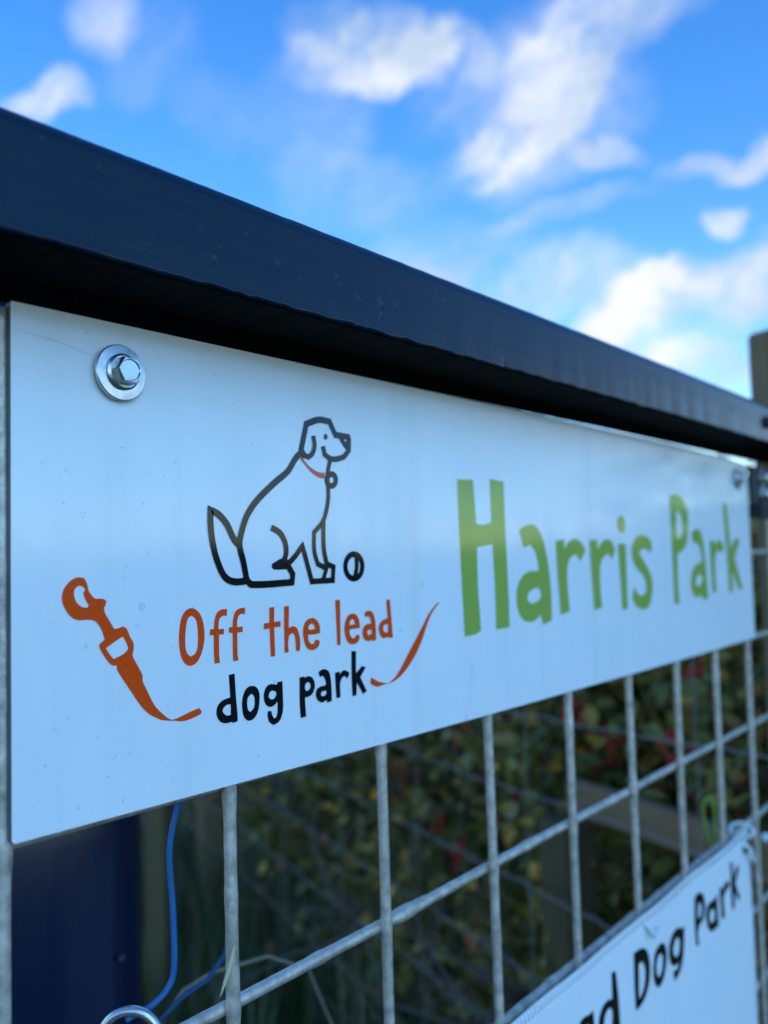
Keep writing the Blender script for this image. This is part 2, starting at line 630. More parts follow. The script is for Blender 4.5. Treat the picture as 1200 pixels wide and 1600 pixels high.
nx = 620
rv, rf = [], []
for i in range(nx + 1):
    x = GX0 + (GX1 - GX0) * i / nx
    rv += [(x, a, b) for a, b in rail_section(x)]
for i in range(nx):
    for k in range(20):
        rf.append((i * 20 + k, (i + 1) * 20 + k, (i + 1) * 20 + (k + 1) % 20, i * 20 + (k + 1) % 20))
rf.append(tuple(range(20)))
rf.append(tuple(reversed(range(nx * 20, nx * 20 + 20))))
top = add('top_rail', rv, rf, M_RAIL, gate, smooth=True, label='dark navy brush-painted steel top rail')
top.data.polygons.foreach_set('use_smooth', [(p_ % 20) % 5 != 4 for p_ in range(len(top.data.polygons))])
top.data.materials.append(M_UNDERSIDE)
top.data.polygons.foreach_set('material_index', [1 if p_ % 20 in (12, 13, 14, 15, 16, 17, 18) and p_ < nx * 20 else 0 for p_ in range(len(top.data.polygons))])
# black screw plug on the far end of the rail's face
V_, F_ = lathe((0.5545, -0.0315, 0.1000 + Z0), (0, -1, 0), [(0.0048, -0.002), (0.0048, 0.0012), (0.0036, 0.0026), (0.0012, 0.003)], 20)
add('screw_plug', V_, F_, M_RUBBER, top, smooth=True)
V_, F_ = box(GX0, GX1, -0.02, 0.018, 0.085, 0.113, 0.003)
add('bottom_rail', V_, F_, M_RAIL, gate)
for x0 in (GX0 - 0.03, GX1 + 0.0005):
    V_, F_ = box(x0, x0 + 0.0295, -0.028, 0.018, 0.085, 0.115 + Z0, 0.003)
    add('side_stile', V_, F_, M_RAIL, gate)

WR = 0.0021


def wire(p, q, n, seed, r=WR, drips=()):
    pts, rs = [], []
    p, q = Vector(p), Vector(q)
    ln = (q - p).length
    side = Vector((0, 1, 0))
    for i in range(n + 1):
        t = i / n
        s_ = t * ln
        w = noise.noise(Vector((s_ * 7, seed * 3.7, 0)))
        w2 = noise.noise(Vector((s_ * 5, seed * 9.1, 4)))
        pts.append(p.lerp(q, t) + Vector((0.0007 * w, 0.0004 * w2, 0.0006 * w)))
        k = 1 + 0.045 * noise.noise(Vector((s_ * 160, seed, 2))) + 0.03 * noise.noise(Vector((s_ * 420, seed, 7)))
        for c, am, wd in drips:
            k += am * math.exp(-((s_ - c) / wd) ** 2)
        rs.append(r * k)
    return tube(pts, rs, 12)


VX = {0: -0.0003, 1: (0.0735, 0.0746), 2: (0.149, 0.1507), 3: (0.2243, 0.2267), 4: (0.3006, 0.3017), 5: (0.3766, 0.3758), 6: (0.4502, 0.4480), 7: (0.5245, 0.5205), 8: (0.5997, 0.5955)}
zt_, zb_ = 0.0765 + Z0, 0.10
HZ = [0.0745, 0.0041, -0.0672, -0.1356, -0.2083, -0.2768, -0.3345] + [-0.405 - 0.07 * j for j in range(8)]
for k in range(-4, 14):
    v = VX.get(k, 0.075 * k)
    if isinstance(v, tuple):
        a = v[0]
        xt, xb = a + (a - v[1]) * 0.4, a + (v[1] - a) * 2.4
    else:
        xt = xb = v
    V_, F_ = wire((xt, 0.0049, zt_), (xb, 0.0049, zb_), 300, k + 20, drips=[(rnd.uniform(.1, 1), rnd.uniform(.06, .16), rnd.uniform(.002, .006)) for _ in range(8)] + [(zt_ - Z0 - z_, rnd.uniform(.10, .24), 0.0035) for z_ in HZ])
    add('upright_wire', V_, F_, M_ZINC, gate, smooth=True)
for i, z in enumerate(HZ):
    dr = [(rnd.uniform(0, 1.3), rnd.uniform(.08, .22), rnd.uniform(.002, .005)) for _ in range(22)]
    if i == 3:
        dr += [(0.178 + 0.32, 0.45, 0.004), (0.172 + 0.32, 0.3, 0.003)]
    ta, tb = (0.0047, -0.0010) if i == 2 else (0.0006, -0.0012)
    V_, F_ = wire((GX0 - 0.002, 0.0084, z + ta + Z0), (GX1 + 0.002, 0.0084, z + tb + Z0), 420, i + 60, drips=dr)
    add('cross_wire', V_, F_, M_ZINC, gate, smooth=True)

# latch bracket past the far end of the sign
lb = empty('latch_bracket', (0.637, 0.0, 0.043 + Z0), 'small grey latch bracket with two bolts beside the far edge of the sign', 'bracket')
V_, F_ = box(0.6145, 0.662, -0.0015, 0.0025, 0.043 + Z0, 0.0745 + Z0, 0.001)
add('plate', V_, F_, M_DARKSTEEL, lb)
for zz in (0.0515, 0.0655):
    V_, F_ = lathe((0.637, -0.0016, zz + Z0), (0, -1, 0), [(0.0075, 0), (0.0075, 0.0015), (0.0052, 0.002), (0.0052, 0.0055), (0.003, 0.0068)], 20)
    add('bolt_head', V_, F_, M_STEEL, lb, smooth=False)
V_, F_ = box(0.612, 0.668, -0.008, 0.0025, 0.0315 + Z0, 0.0428 + Z0, 0.001)
add('shadow_bar', V_, F_, M_RUBBER, lb)  # black bar modelled in place of the shadow under the bracket

# ------------------------------------------------------------------ outlines of the print, mm on the sign face
ORANGE_WORDS = [[[[55.93,-6.24],[58.33,-7.3],[60.06,-9.96],[60.79,-14.02],[60.49,-17.62],[59.4,-20.77],[57.58,-23.09],[55.29,-23.79],[53.24,-22.77],[51.87,-20.33],[51.29,-16.74],[51.4,-12.86],[52.19,-9.2],[53.74,-6.99]],[[55.97,-8.58],[57.4,-9.58],[58.11,-11.98],[58.27,-14.88],[58.13,-17.75],[57.42,-20.02],[55.52,-21.0],[54.15,-19.86],[53.55,-17.66],[53.6,-14.47],[54.01,-11.29],[54.78,-9.21]]],[[[69.8,-7.39],[69.65,-9.74],[68.81,-9.41],[67.39,-9.76],[66.53,-10.81],[66.24,-13.56],[68.48,-13.56],[68.35,-15.33],[66.43,-15.31],[66.35,-21.5],[66.62,-24.11],[64.54,-24.24],[64.28,-21.28],[64.36,-15.24],[62.8,-15.18],[62.93,-13.28],[64.4,-13.33],[64.83,-10.31],[65.79,-8.35],[67.44,-7.46]]],[[[77.26,-7.49],[77.11,-9.58],[75.79,-9.34],[74.56,-9.71],[73.88,-11.36],[73.74,-13.5],[76.08,-13.5],[76.04,-15.25],[73.79,-15.28],[73.77,-22.29],[74.07,-24.2],[72.04,-24.28],[71.85,-22.09],[71.91,-15.23],[70.34,-15.02],[70.48,-13.28],[71.91,-13.28],[72.26,-10.49],[73.37,-8.3],[75.34,-7.48]]],[[[89.95,-8.02],[89.7,-13.06],[92.64,-12.93],[92.58,-14.83],[89.7,-14.92],[89.91,-24.58],[87.96,-24.57],[87.78,-19.86],[87.7,-15.07],[85.1,-15.2],[85.25,-13.19],[87.65,-13.18],[87.73,-8.08]]],[[[96.69,-8.08],[96.36,-15.66],[98.03,-15.19],[99.95,-15.75],[101.17,-18.09],[101.65,-20.77],[101.39,-23.91],[99.6,-23.81],[99.37,-20.15],[98.94,-18.09],[97.85,-17.39],[96.39,-18.27],[95.93,-21.03],[96.12,-23.85],[94.21,-23.89],[94.27,-18.08],[94.4,-8.1]]],[[[107.44,-13.0],[109.52,-13.7],[111.07,-15.41],[111.61,-18.64],[108.39,-18.9],[105.56,-18.65],[105.62,-20.59],[106.71,-22.03],[108.29,-22.09],[108.97,-20.9],[110.57,-20.91],[111.25,-21.79],[110.49,-23.3],[108.54,-24.19],[106.64,-24.18],[104.79,-23.19],[103.62,-20.84],[103.09,-17.9],[103.61,-15.27],[105.09,-13.59]],[[107.26,-14.88],[108.51,-15.43],[109.1,-16.93],[107.5,-17.07],[105.74,-16.92],[105.97,-15.68]]],[[[119.74,-7.37],[122.18,-7.42],[121.92,-23.87],[120.23,-23.8]]],[[[128.7,-12.98],[130.95,-13.62],[132.36,-15.87],[132.62,-18.53],[129.19,-18.59],[126.87,-18.63],[127.15,-20.69],[128.36,-21.98],[129.77,-21.97],[130.52,-20.99],[131.94,-21.02],[132.42,-21.73],[131.86,-23.26],[130.04,-24.18],[127.92,-24.17],[125.87,-23.17],[124.57,-20.7],[124.2,-17.85],[124.99,-15.08],[126.58,-13.4]],[[128.49,-14.87],[129.67,-15.43],[129.97,-16.89],[128.55,-17.01],[127.01,-16.99],[127.33,-15.73]]],[[[135.5,-13.21],[136.63,-12.56],[138.47,-12.53],[140.28,-13.54],[141.3,-16.06],[141.7,-19.03],[141.72,-23.93],[139.69,-24.23],[139.35,-23.57],[137.27,-23.91],[135.33,-23.1],[134.24,-21.31],[134.16,-19.62],[135.31,-18.03],[137.53,-17.33],[139.15,-17.61],[138.92,-15.88],[138.01,-14.6],[136.91,-14.52],[135.95,-14.69]],[[139.28,-19.71],[139.38,-21.04],[138.09,-21.75],[136.86,-21.3],[136.68,-20.32],[137.66,-19.67]]],[[[148.45,-9.0],[150.56,-8.82],[151.78,-23.86],[149.36,-23.74],[148.21,-23.39],[145.9,-23.58],[144.28,-22.2],[143.55,-19.67],[144.24,-17.76],[146.59,-16.45],[149.08,-16.04]],[[149.21,-18.39],[148.92,-21.36],[147.52,-21.59],[146.18,-20.63],[146.09,-19.14],[147.27,-18.39]]]]
BLACK_WORDS = [[[[70.04,-28.4],[72.43,-28.21],[72.75,-34.9],[73.39,-42.46],[73.17,-43.62],[71.35,-43.69],[70.89,-43.35],[68.76,-43.44],[66.45,-42.61],[65.1,-40.75],[64.91,-38.9],[65.64,-37.19],[67.52,-36.0],[70.5,-35.51]],[[70.63,-37.76],[70.61,-41.08],[69.05,-41.02],[67.8,-40.16],[67.31,-39.27],[67.94,-38.27],[69.12,-37.71]]],[[[79.41,-33.11],[81.4,-33.76],[82.52,-35.52],[82.7,-38.23],[81.95,-41.56],[80.39,-43.6],[78.14,-44.18],[76.34,-43.13],[75.42,-40.92],[75.25,-37.89],[75.89,-35.35],[77.41,-33.48]],[[79.2,-35.63],[80.18,-36.34],[80.54,-37.91],[80.23,-40.15],[78.7,-41.43],[77.83,-40.73],[77.38,-38.96],[77.68,-36.74]]],[[[90.62,-33.39],[92.97,-33.26],[93.0,-37.77],[93.05,-41.72],[92.54,-44.39],[91.15,-46.52],[88.59,-47.34],[86.7,-45.98],[85.99,-43.73],[86.13,-42.41],[87.73,-42.46],[88.06,-43.87],[88.81,-45.16],[89.87,-44.94],[90.44,-43.28],[90.54,-39.77],[88.93,-40.9],[87.09,-41.08],[85.46,-40.18],[84.59,-38.31],[84.76,-35.83],[85.99,-34.07],[87.82,-33.61],[90.44,-34.19]],[[88.28,-35.85],[89.85,-36.34],[90.19,-37.18],[89.26,-38.61],[87.68,-38.69],[86.57,-37.63],[87.12,-36.35]]],[[[100.95,-33.04],[103.23,-33.02],[103.4,-33.49],[105.09,-33.16],[106.96,-33.8],[108.16,-35.66],[108.09,-37.89],[106.44,-39.89],[103.31,-40.42],[103.72,-46.93],[101.13,-47.04],[100.79,-42.16]],[[104.72,-35.12],[105.95,-35.81],[106.22,-36.97],[105.38,-37.96],[104.0,-38.13],[103.41,-37.03],[103.77,-35.75]]],[[[110.18,-32.54],[111.49,-31.79],[113.44,-31.71],[115.37,-32.72],[116.29,-34.89],[116.67,-39.06],[116.65,-43.4],[114.33,-43.74],[114.04,-42.7],[111.75,-43.27],[109.54,-42.13],[108.65,-39.98],[109.16,-38.26],[111.3,-37.51],[113.57,-37.59],[113.8,-36.39],[113.14,-34.72],[112.07,-33.9],[110.96,-34.22]],[[113.83,-39.35],[114.13,-40.17],[113.12,-41.07],[111.63,-40.99],[111.08,-40.19],[111.88,-39.4]]],[[[118.67,-33.57],[121.03,-33.49],[121.12,-34.57],[122.73,-33.37],[124.44,-33.48],[126.34,-34.65],[125.38,-36.27],[124.68,-36.41],[123.89,-35.38],[122.3,-35.88],[121.21,-37.82],[121.23,-42.83],[119.14,-42.85],[118.83,-38.43]]],[[[127.69,-26.65],[130.14,-27.0],[129.83,-35.17],[133.27,-32.87],[135.42,-33.55],[132.18,-36.89],[135.56,-42.5],[133.57,-43.37],[130.19,-38.53],[129.8,-43.21],[127.68,-43.38],[127.44,-36.76]]]]
LEAD = [[[[182.61,-11.75],[183.22,-12.16],[178.85,-15.11],[175.59,-18.61],[169.5,-28.07],[163.74,-34.2],[157.8,-38.6],[152.91,-40.75],[149.13,-41.4],[145.89,-41.47],[142.47,-41.84],[140.25,-41.3],[137.85,-40.11],[138.32,-37.66],[142.18,-39.71],[145.92,-40.83],[148.6,-41.19],[152.58,-39.46],[156.29,-36.4],[160.56,-31.81],[169.78,-22.36],[175.26,-16.46],[178.92,-13.78]]],[[[18.99,4.55],[20.33,4.29],[21.21,2.61],[21.64,0.74],[23.43,-1.42],[25.95,-1.69],[27.01,-2.46],[26.72,-3.7],[26.25,-4.29],[26.6,-5.78],[28.44,-8.85],[29.36,-10.39],[30.79,-10.3],[32.23,-9.91],[33.43,-10.73],[34.37,-12.94],[35.48,-14.75],[35.65,-16.48],[35.28,-18.58],[36.96,-21.77],[38.41,-24.52],[38.49,-26.25],[39.85,-29.02],[42.32,-33.7],[44.85,-36.48],[47.69,-38.7],[49.01,-38.96],[51.7,-38.46],[54.99,-37.64],[58.34,-37.03],[59.33,-38.32],[58.86,-38.93],[55.5,-39.75],[52.21,-40.02],[49.0,-39.35],[47.68,-39.13],[44.82,-38.44],[42.27,-37.16],[39.76,-35.46],[37.3,-32.73],[34.89,-29.18],[33.94,-27.78],[30.18,-22.03],[30.1,-20.76],[28.78,-20.61],[27.39,-19.41],[25.79,-17.15],[24.66,-14.97],[24.9,-14.17],[26.29,-13.26],[25.85,-11.35],[24.72,-9.18],[23.37,-7.75],[21.11,-7.25],[18.89,-7.21],[16.92,-6.53],[15.2,-4.8],[13.93,-2.3],[13.73,-0.29],[14.39,1.69],[15.92,3.44],[17.45,4.32]],[[18.97,2.22],[20.3,1.62],[20.52,1.0],[19.98,0.2],[20.5,-1.47],[21.6,-3.17],[21.15,-3.89],[19.81,-3.68],[18.27,-2.56],[17.41,-0.89],[17.29,0.75],[17.87,1.74]],[[26.73,-15.59],[29.32,-14.17],[31.96,-12.81],[32.67,-13.64],[33.7,-15.86],[33.6,-16.7],[32.13,-17.82],[29.03,-18.84],[27.88,-17.37]]]]
COLLAR = [[[[103.47,44.23],[104.72,44.02],[107.59,41.46],[111.82,39.45],[116.02,39.08],[116.13,37.02],[113.05,37.16],[109.21,38.8],[105.89,41.35],[103.69,43.33]]]]
GREEN_WORDS = [[[[199.1,41.25],[211.51,41.66],[212.75,21.69],[218.11,21.31],[225.32,22.49],[225.21,42.84],[237.09,42.02],[237.01,22.32],[237.71,-7.24],[237.98,-26.85],[226.24,-26.98],[226.37,-6.75],[225.62,12.52],[216.38,11.44],[212.76,10.84],[212.51,-6.14],[213.83,-26.44],[209.57,-27.62],[200.94,-28.08],[200.12,-5.6],[199.41,18.78]]],[[[249.54,19.12],[254.59,21.06],[261.26,21.95],[266.56,20.62],[271.65,15.06],[275.19,6.59],[277.79,-5.47],[278.38,-16.07],[277.98,-26.59],[269.04,-28.34],[267.11,-23.02],[261.79,-25.38],[255.79,-25.8],[250.08,-24.16],[245.95,-19.55],[244.85,-13.52],[246.1,-8.27],[250.24,-3.77],[256.91,-1.29],[266.97,-1.25],[266.0,3.97],[263.65,8.84],[259.2,11.98],[253.19,10.53]],[[265.69,-9.29],[267.94,-12.02],[267.73,-14.78],[263.81,-16.28],[259.07,-17.02],[255.23,-15.44],[255.01,-13.07],[257.54,-10.83]]],[[[285.07,13.97],[294.0,14.53],[294.31,9.2],[298.4,12.83],[304.72,14.66],[310.96,13.9],[318.1,8.94],[314.21,5.21],[310.78,2.65],[307.16,6.45],[301.62,5.43],[297.49,1.84],[295.94,-3.96],[296.22,-13.43],[297.37,-23.32],[287.4,-24.44],[286.57,-12.95],[285.53,1.41]]],[[[322.65,13.87],[332.12,14.46],[332.45,8.78],[337.47,12.65],[343.78,14.44],[349.95,13.39],[354.94,8.54],[351.89,5.37],[349.8,2.61],[346.56,6.25],[340.22,4.77],[335.51,0.95],[334.0,-6.01],[333.99,-15.32],[335.29,-23.53],[325.49,-24.66],[324.71,-14.86],[323.6,0.46]]],[[[358.53,11.74],[369.31,11.93],[368.76,-4.76],[368.45,-26.44],[360.83,-26.75],[360.23,-8.54]]],[[[363.98,28.91],[368.2,27.35],[369.78,24.07],[368.83,20.34],[365.75,18.26],[361.66,18.9],[359.49,21.49],[359.9,25.57]]],[[[405.78,5.81],[407.49,11.46],[403.6,14.95],[393.35,17.1],[384.01,15.39],[377.47,9.96],[377.76,3.29],[383.1,-2.69],[392.69,-8.05],[396.26,-13.31],[395.29,-18.38],[389.36,-19.77],[383.41,-18.62],[378.93,-13.82],[375.3,-20.27],[379.72,-25.08],[388.45,-28.14],[397.83,-27.47],[403.8,-21.39],[405.83,-12.84],[402.35,-5.8],[393.7,1.29],[388.02,5.64],[390.38,8.58],[397.61,8.51],[401.72,7.6]]],[[[440.47,43.36],[450.15,44.39],[462.14,41.83],[470.11,34.94],[470.68,25.39],[467.42,13.95],[460.29,7.39],[448.91,4.75],[447.59,-11.8],[448.43,-28.37],[440.08,-28.14],[440.3,-6.98],[440.07,20.41]],[[450.03,33.49],[455.98,32.23],[460.29,27.14],[459.96,20.55],[456.39,15.85],[450.13,14.64],[449.14,22.33]]],[[[476.53,18.74],[481.24,20.69],[487.98,21.42],[494.38,18.81],[498.53,8.95],[500.91,-3.93],[502.64,-27.68],[493.49,-27.96],[488.47,-24.96],[481.65,-26.05],[475.32,-24.27],[470.92,-18.36],[471.78,-11.76],[477.82,-5.27],[487.51,-2.14],[494.32,-1.8],[492.66,6.06],[487.92,10.99],[478.78,12.0]],[[489.15,-9.96],[493.61,-13.03],[490.99,-16.35],[483.99,-18.47],[479.77,-16.36],[480.86,-12.09]]],[[[511.11,12.86],[519.01,13.85],[521.35,9.78],[529.3,13.83],[537.42,11.74],[539.85,7.57],[533.94,4.53],[526.78,6.67],[521.79,2.66],[519.48,-9.44],[520.29,-24.11],[512.18,-24.21],[511.44,-9.19]]],[[[543.25,41.02],[550.18,41.76],[554.32,21.19],[554.3,6.37],[568.46,14.82],[578.13,13.18],[562.9,-0.13],[578.99,-23.75],[570.38,-25.51],[556.64,-9.54],[555.74,-25.86],[547.21,-25.96],[547.08,0.16]]]]
DOG_FILL = [[[[121.98,54.86],[129.8,54.32],[130.51,53.08],[130.32,48.18],[127.96,48.31],[124.8,51.28],[123.47,52.76],[121.18,52.87]],[[127.0,52.63],[128.01,52.21],[127.61,51.52],[126.69,52.09]]],[[[89.31,6.52],[91.12,7.34],[94.28,8.33],[97.85,7.49],[96.72,4.57],[90.26,4.58],[89.28,5.36]]],[[[117.83,52.56],[117.68,52.01],[117.3,51.58],[116.8,51.39],[116.32,51.49],[115.97,51.85],[115.86,52.38],[116.01,52.93],[116.38,53.36],[116.88,53.55],[117.37,53.45],[117.71,53.09]]],[[[122.8,36.87],[122.59,35.83],[122.05,34.88],[121.23,34.12],[120.23,33.6],[119.13,33.39],[118.06,33.51],[117.1,33.93],[116.35,34.61],[115.89,35.5],[115.76,36.49],[115.96,37.51],[116.49,38.45],[117.28,39.22],[118.27,39.74],[119.37,39.97],[120.45,39.87],[121.43,39.46],[122.19,38.78],[122.66,37.88]],[[120.52,36.75],[120.34,36.17],[119.89,35.73],[119.3,35.55],[118.72,35.67],[118.31,36.06],[118.17,36.62],[118.35,37.2],[118.79,37.64],[119.38,37.82],[119.96,37.7],[120.38,37.31]]],[[[136.24,4.47],[135.97,2.99],[135.31,1.61],[134.31,0.45],[133.04,-0.41],[131.59,-0.93],[130.06,-1.06],[128.55,-0.81],[127.17,-0.19],[126.01,0.75],[125.14,1.95],[124.62,3.32],[124.48,4.78],[124.73,6.23],[125.35,7.58],[126.31,8.73],[127.54,9.62],[128.97,10.17],[130.49,10.34],[132.02,10.13],[133.43,9.53],[134.63,8.6],[135.54,7.38],[136.09,5.98]],[[133.81,4.54],[133.59,3.45],[133.05,2.47],[132.24,1.71],[131.23,1.25],[130.14,1.11],[129.07,1.32],[128.12,1.85],[127.38,2.65],[126.93,3.64],[126.8,4.72],[127.01,5.8],[127.54,6.76],[128.33,7.52],[129.32,8.0],[130.41,8.16],[131.49,7.97],[132.46,7.44],[133.21,6.64],[133.68,5.64]]]]
DOG_STROKES = [[2.39,[[105.58,44.82],[104.22,46.72],[107.04,56.19],[113.33,58.41],[118.93,58.38],[121.94,53.71],[129.1,53.47]]],[2.11,[[115.45,48.26],[115.99,45.98],[119.52,44.47],[125.99,45.71],[129.0,48.4]]],[1.9,[[118.89,44.3],[117.36,38.97],[117.37,34.26],[117.44,31.12],[116.66,26.71],[114.27,21.37],[109.63,17.32],[109.58,10.6],[111.14,5.99],[115.88,4.2]]],[2.04,[[114.54,21.38],[114.31,14.87],[114.52,10.54],[115.68,6.0],[119.2,4.73],[118.67,-0.11],[107.95,-0.12],[103.73,12.6],[99.91,8.82],[96.61,6.34]]],[1.83,[[115.64,4.64],[113.64,0.09]]],[2.32,[[104.35,45.82],[101.38,43.47],[97.56,38.7],[91.09,34.2],[83.29,28.07],[78.73,22.82],[76.44,17.73],[75.33,13.26],[76.9,7.09],[78.06,1.47],[80.35,-0.03],[98.27,-0.02],[98.76,2.74],[96.59,5.75]]],[2.11,[[89.88,18.68],[93.34,16.95],[95.47,13.72],[95.84,10.18],[94.65,7.27]]],[2.25,[[75.25,12.98],[73.16,14.82],[70.13,19.89],[66.76,23.02],[63.81,24.15],[63.72,19.81],[64.53,13.32],[66.43,7.34],[69.06,2.91],[72.5,1.24],[78.56,1.28]]],[1.9,[[110.49,51.7],[110.82,48.5],[109.61,45.74],[107.68,44.36],[105.59,45.0],[104.04,46.41]]],[1.97,[[131.49,9.04],[131.7,4.53],[130.38,0.08]]]]
BANNER_WORDS = [[[[283.28,-232.81],[286.57,-228.09],[291.51,-227.36],[296.39,-228.27],[300.85,-228.07],[302.0,-240.14],[302.61,-251.26],[297.84,-250.15],[296.09,-247.21],[290.78,-246.74],[285.39,-241.64]],[[294.09,-231.76],[296.39,-234.99],[296.7,-240.5],[293.13,-242.48],[290.06,-239.34],[290.13,-234.06]]],[[[323.17,-217.9],[327.99,-218.52],[329.88,-233.36],[330.59,-248.87],[330.67,-259.34],[324.12,-257.8],[321.09,-255.04],[315.73,-254.48],[309.79,-249.96],[306.35,-242.05],[307.0,-235.03],[311.62,-230.54],[317.67,-229.79],[322.76,-231.21]],[[319.82,-234.41],[322.12,-237.71],[320.74,-247.42],[316.24,-249.16],[312.4,-244.69],[312.58,-238.32],[315.46,-234.92]]],[[[350.81,-217.68],[360.99,-218.72],[368.13,-222.54],[371.81,-231.05],[369.98,-240.54],[364.25,-246.34],[357.76,-248.68],[350.43,-248.8],[349.89,-235.6]],[[356.53,-225.78],[361.42,-226.32],[364.63,-231.37],[363.89,-238.14],[360.14,-242.67],[355.0,-244.57]]],[[[390.14,-226.18],[395.21,-229.81],[396.68,-236.19],[393.6,-243.49],[387.54,-248.48],[381.37,-248.42],[376.68,-243.17],[376.21,-235.79],[379.12,-228.64],[384.74,-226.02]],[[387.64,-231.26],[390.07,-233.74],[390.13,-237.96],[387.46,-242.18],[384.01,-243.97],[381.18,-240.8],[380.98,-235.55],[383.28,-231.74]]],[[[426.69,-228.99],[423.99,-243.01],[420.06,-250.35],[413.62,-254.43],[407.14,-255.14],[406.18,-248.86],[412.67,-250.27],[416.06,-246.66],[411.6,-247.15],[404.64,-245.05],[400.58,-238.71],[401.44,-231.54],[408.28,-226.97],[417.06,-226.77],[422.71,-229.28]],[[416.91,-232.75],[418.22,-236.51],[416.71,-241.44],[412.11,-243.0],[407.59,-239.7],[407.88,-234.95],[412.0,-232.09]]],[[[445.57,-217.23],[453.62,-216.94],[460.1,-220.44],[461.53,-228.13],[457.25,-235.34],[450.86,-237.44],[447.63,-240.57],[448.55,-248.67],[444.28,-247.83],[443.6,-232.12]],[[450.77,-223.17],[454.73,-223.75],[456.22,-227.82],[453.62,-231.97],[448.72,-232.45]]],[[[465.53,-229.44],[472.8,-228.89],[479.19,-229.47],[484.67,-227.95],[484.26,-240.05],[485.13,-249.28],[479.94,-248.67],[470.15,-247.75],[464.6,-242.18],[462.36,-234.19]],[[476.32,-234.45],[479.23,-238.37],[477.38,-242.18],[471.65,-243.16],[468.39,-239.13],[469.88,-234.52]]],[[[489.51,-225.28],[493.91,-225.9],[493.82,-229.65],[499.91,-225.48],[506.89,-225.32],[508.58,-229.69],[502.34,-230.82],[496.43,-233.51],[496.68,-247.22],[490.86,-246.75],[490.61,-236.16]]],[[[512.28,-214.55],[516.51,-215.0],[516.75,-229.11],[524.16,-221.94],[530.17,-221.32],[529.93,-226.02],[521.13,-232.02],[530.52,-244.42],[526.74,-246.36],[518.59,-235.92],[516.77,-247.79],[511.65,-246.87],[511.97,-232.29]]]]
# ------------------------------------------------------------------ the sign
sign = empty('sign_board', (0.302, 0.0012, -0.0652 + Z0), 'long white gloss sign with a dog drawing and coloured lettering on the mesh gate', 'sign')
SO = [(0.0003, 0.0777), (0.05, 0.0778), (0.1149, 0.0779), (0.24, 0.0781), (0.361, 0.0781), (0.417, 0.0781), (0.4602, 0.0780), (0.52, 0.0773), (0.5643, 0.0764), (0.5900, 0.0753), (0.6040, 0.0744), (0.6046, 0.0730),
      (0.6046, 0.03), (0.6047, -0.02), (0.6046, -0.0642), (0.6038, -0.0650), (0.48, -0.0653), (0.366, -0.0651), (0.2174, -0.0645), (0.1438, -0.0639), (0.07, -0.0631), (0.0006, -0.0623), (-0.0001, -0.0616), (-0.0001, 0.0), (0.0, 0.0388), (0.0001, 0.0772)]
n = len(SO)
V_ = [(x, 0.0, z + Z0) for x, z in SO]
F_ = []
for t in tessellate_polygon([[Vector((x, z, 0)) for x, z in SO]]):
    a, b, c = (Vector(V_[i]) for i in t)
    F_.append(tuple(t) if (b - a).cross(c - a).y < 0 else tuple(reversed(t)))
add('face', V_, F_, M_SIGN, sign, label='white gloss face of the sign')
EV = [(x, 0.0, z + Z0) for x, z in SO] + [(x, 0.0028, z + Z0) for x, z in SO]
EF = [(i, i + n, (i + 1) % n + n, (i + 1) % n) for i in range(n)]
EF += [tuple(n + i for i in reversed(f)) for f in F_]
add('backing', EV, EF, M_EDGE, sign, label='dark cut edge and back of the sign')
for nm, sh, sk_, mm, lab in (
        ('dog_drawing', DOG_FILL, DOG_STROKES, M_BLACK, 'black line drawing of a sitting dog with a ball'),
        ('collar_drawing', COLLAR, [], M_COLLAR, 'orange dog collar in the drawing'),
        ('lead_drawing', LEAD[1:], [], M_ORANGE, 'orange dog lead drawing with a metal clip shape'),
        ('lead_drawing', LEAD[:1], [], M_ORANGE, 'orange ribbon end of the drawn dog lead'),
        ('orange_lettering', ORANGE_WORDS, [], M_ORANGE, 'orange lettering Off the lead'),
        ('black_lettering', BLACK_WORDS, [], M_BLACK, 'black lettering dog park'),
        ('green_lettering', GREEN_WORDS, [], M_GREEN, 'large green lettering Harris Park')):
    V_, F_ = print_mesh(sh, sk_, 0.0, lift=0.00012 if nm != 'collar_drawing' else 0.00006)
    add(nm, V_, F_, mm, sign, label=lab)
# rain drops and a dried drip
M_DROP = mat('water_drop', (0.9, 0.95, 1.0), 0.03)
bd = M_DROP.node_tree.nodes['Principled BSDF']
bd.inputs['Alpha'].default_value = 0.22
bd.inputs['IOR'].default_value = 1.33
for (x, z, r) in DROPS:
    V_, F_ = lathe((x, -0.00001, z + Z0), (0, -1, 0), [(r, 0.0), (r * .9, r * .22), (r * .62, r * .42), (r * .25, r * .52)], 14)
    V_ = [Vector((v.x + 0.12 * (v.z - z - Z0), v.y, (v.z - z - Z0) * 1.25 + z + Z0)) for v in V_]
    add('water_drop', V_, F_, M_DROP, sign, smooth=True)
M_DRIP = mat('dried_drip', (0.84, 0.84, 0.82), 0.6)
qd = MN(M_DRIP)
qd.bump(qd.noise(900, 3, 0.6), 1.0, 0.0010)
dl = [(0.2018, -0.0636), (0.2012, -0.060), (0.2025, -0.056), (0.2035, -0.051), (0.2050, -0.046), (0.2060, -0.036), (0.2066, -0.046), (0.2082, -0.051), (0.2092, -0.056), (0.2102, -0.060), (0.2090, -0.0636)]
V_ = [(x, -0.0001, z + Z0) for i, (x, z) in enumerate(dl)]
F_ = [t if (Vector(V_[t[1]]) - Vector(V_[t[0]])).cross(Vector(V_[t[2]]) - Vector(V_[t[0]])).y < 0 else tuple(reversed(t)) for t in tessellate_polygon([[Vector((x, z, 0)) for x, z in dl]])]
add('dried_drip', V_, F_, M_DRIP, sign)


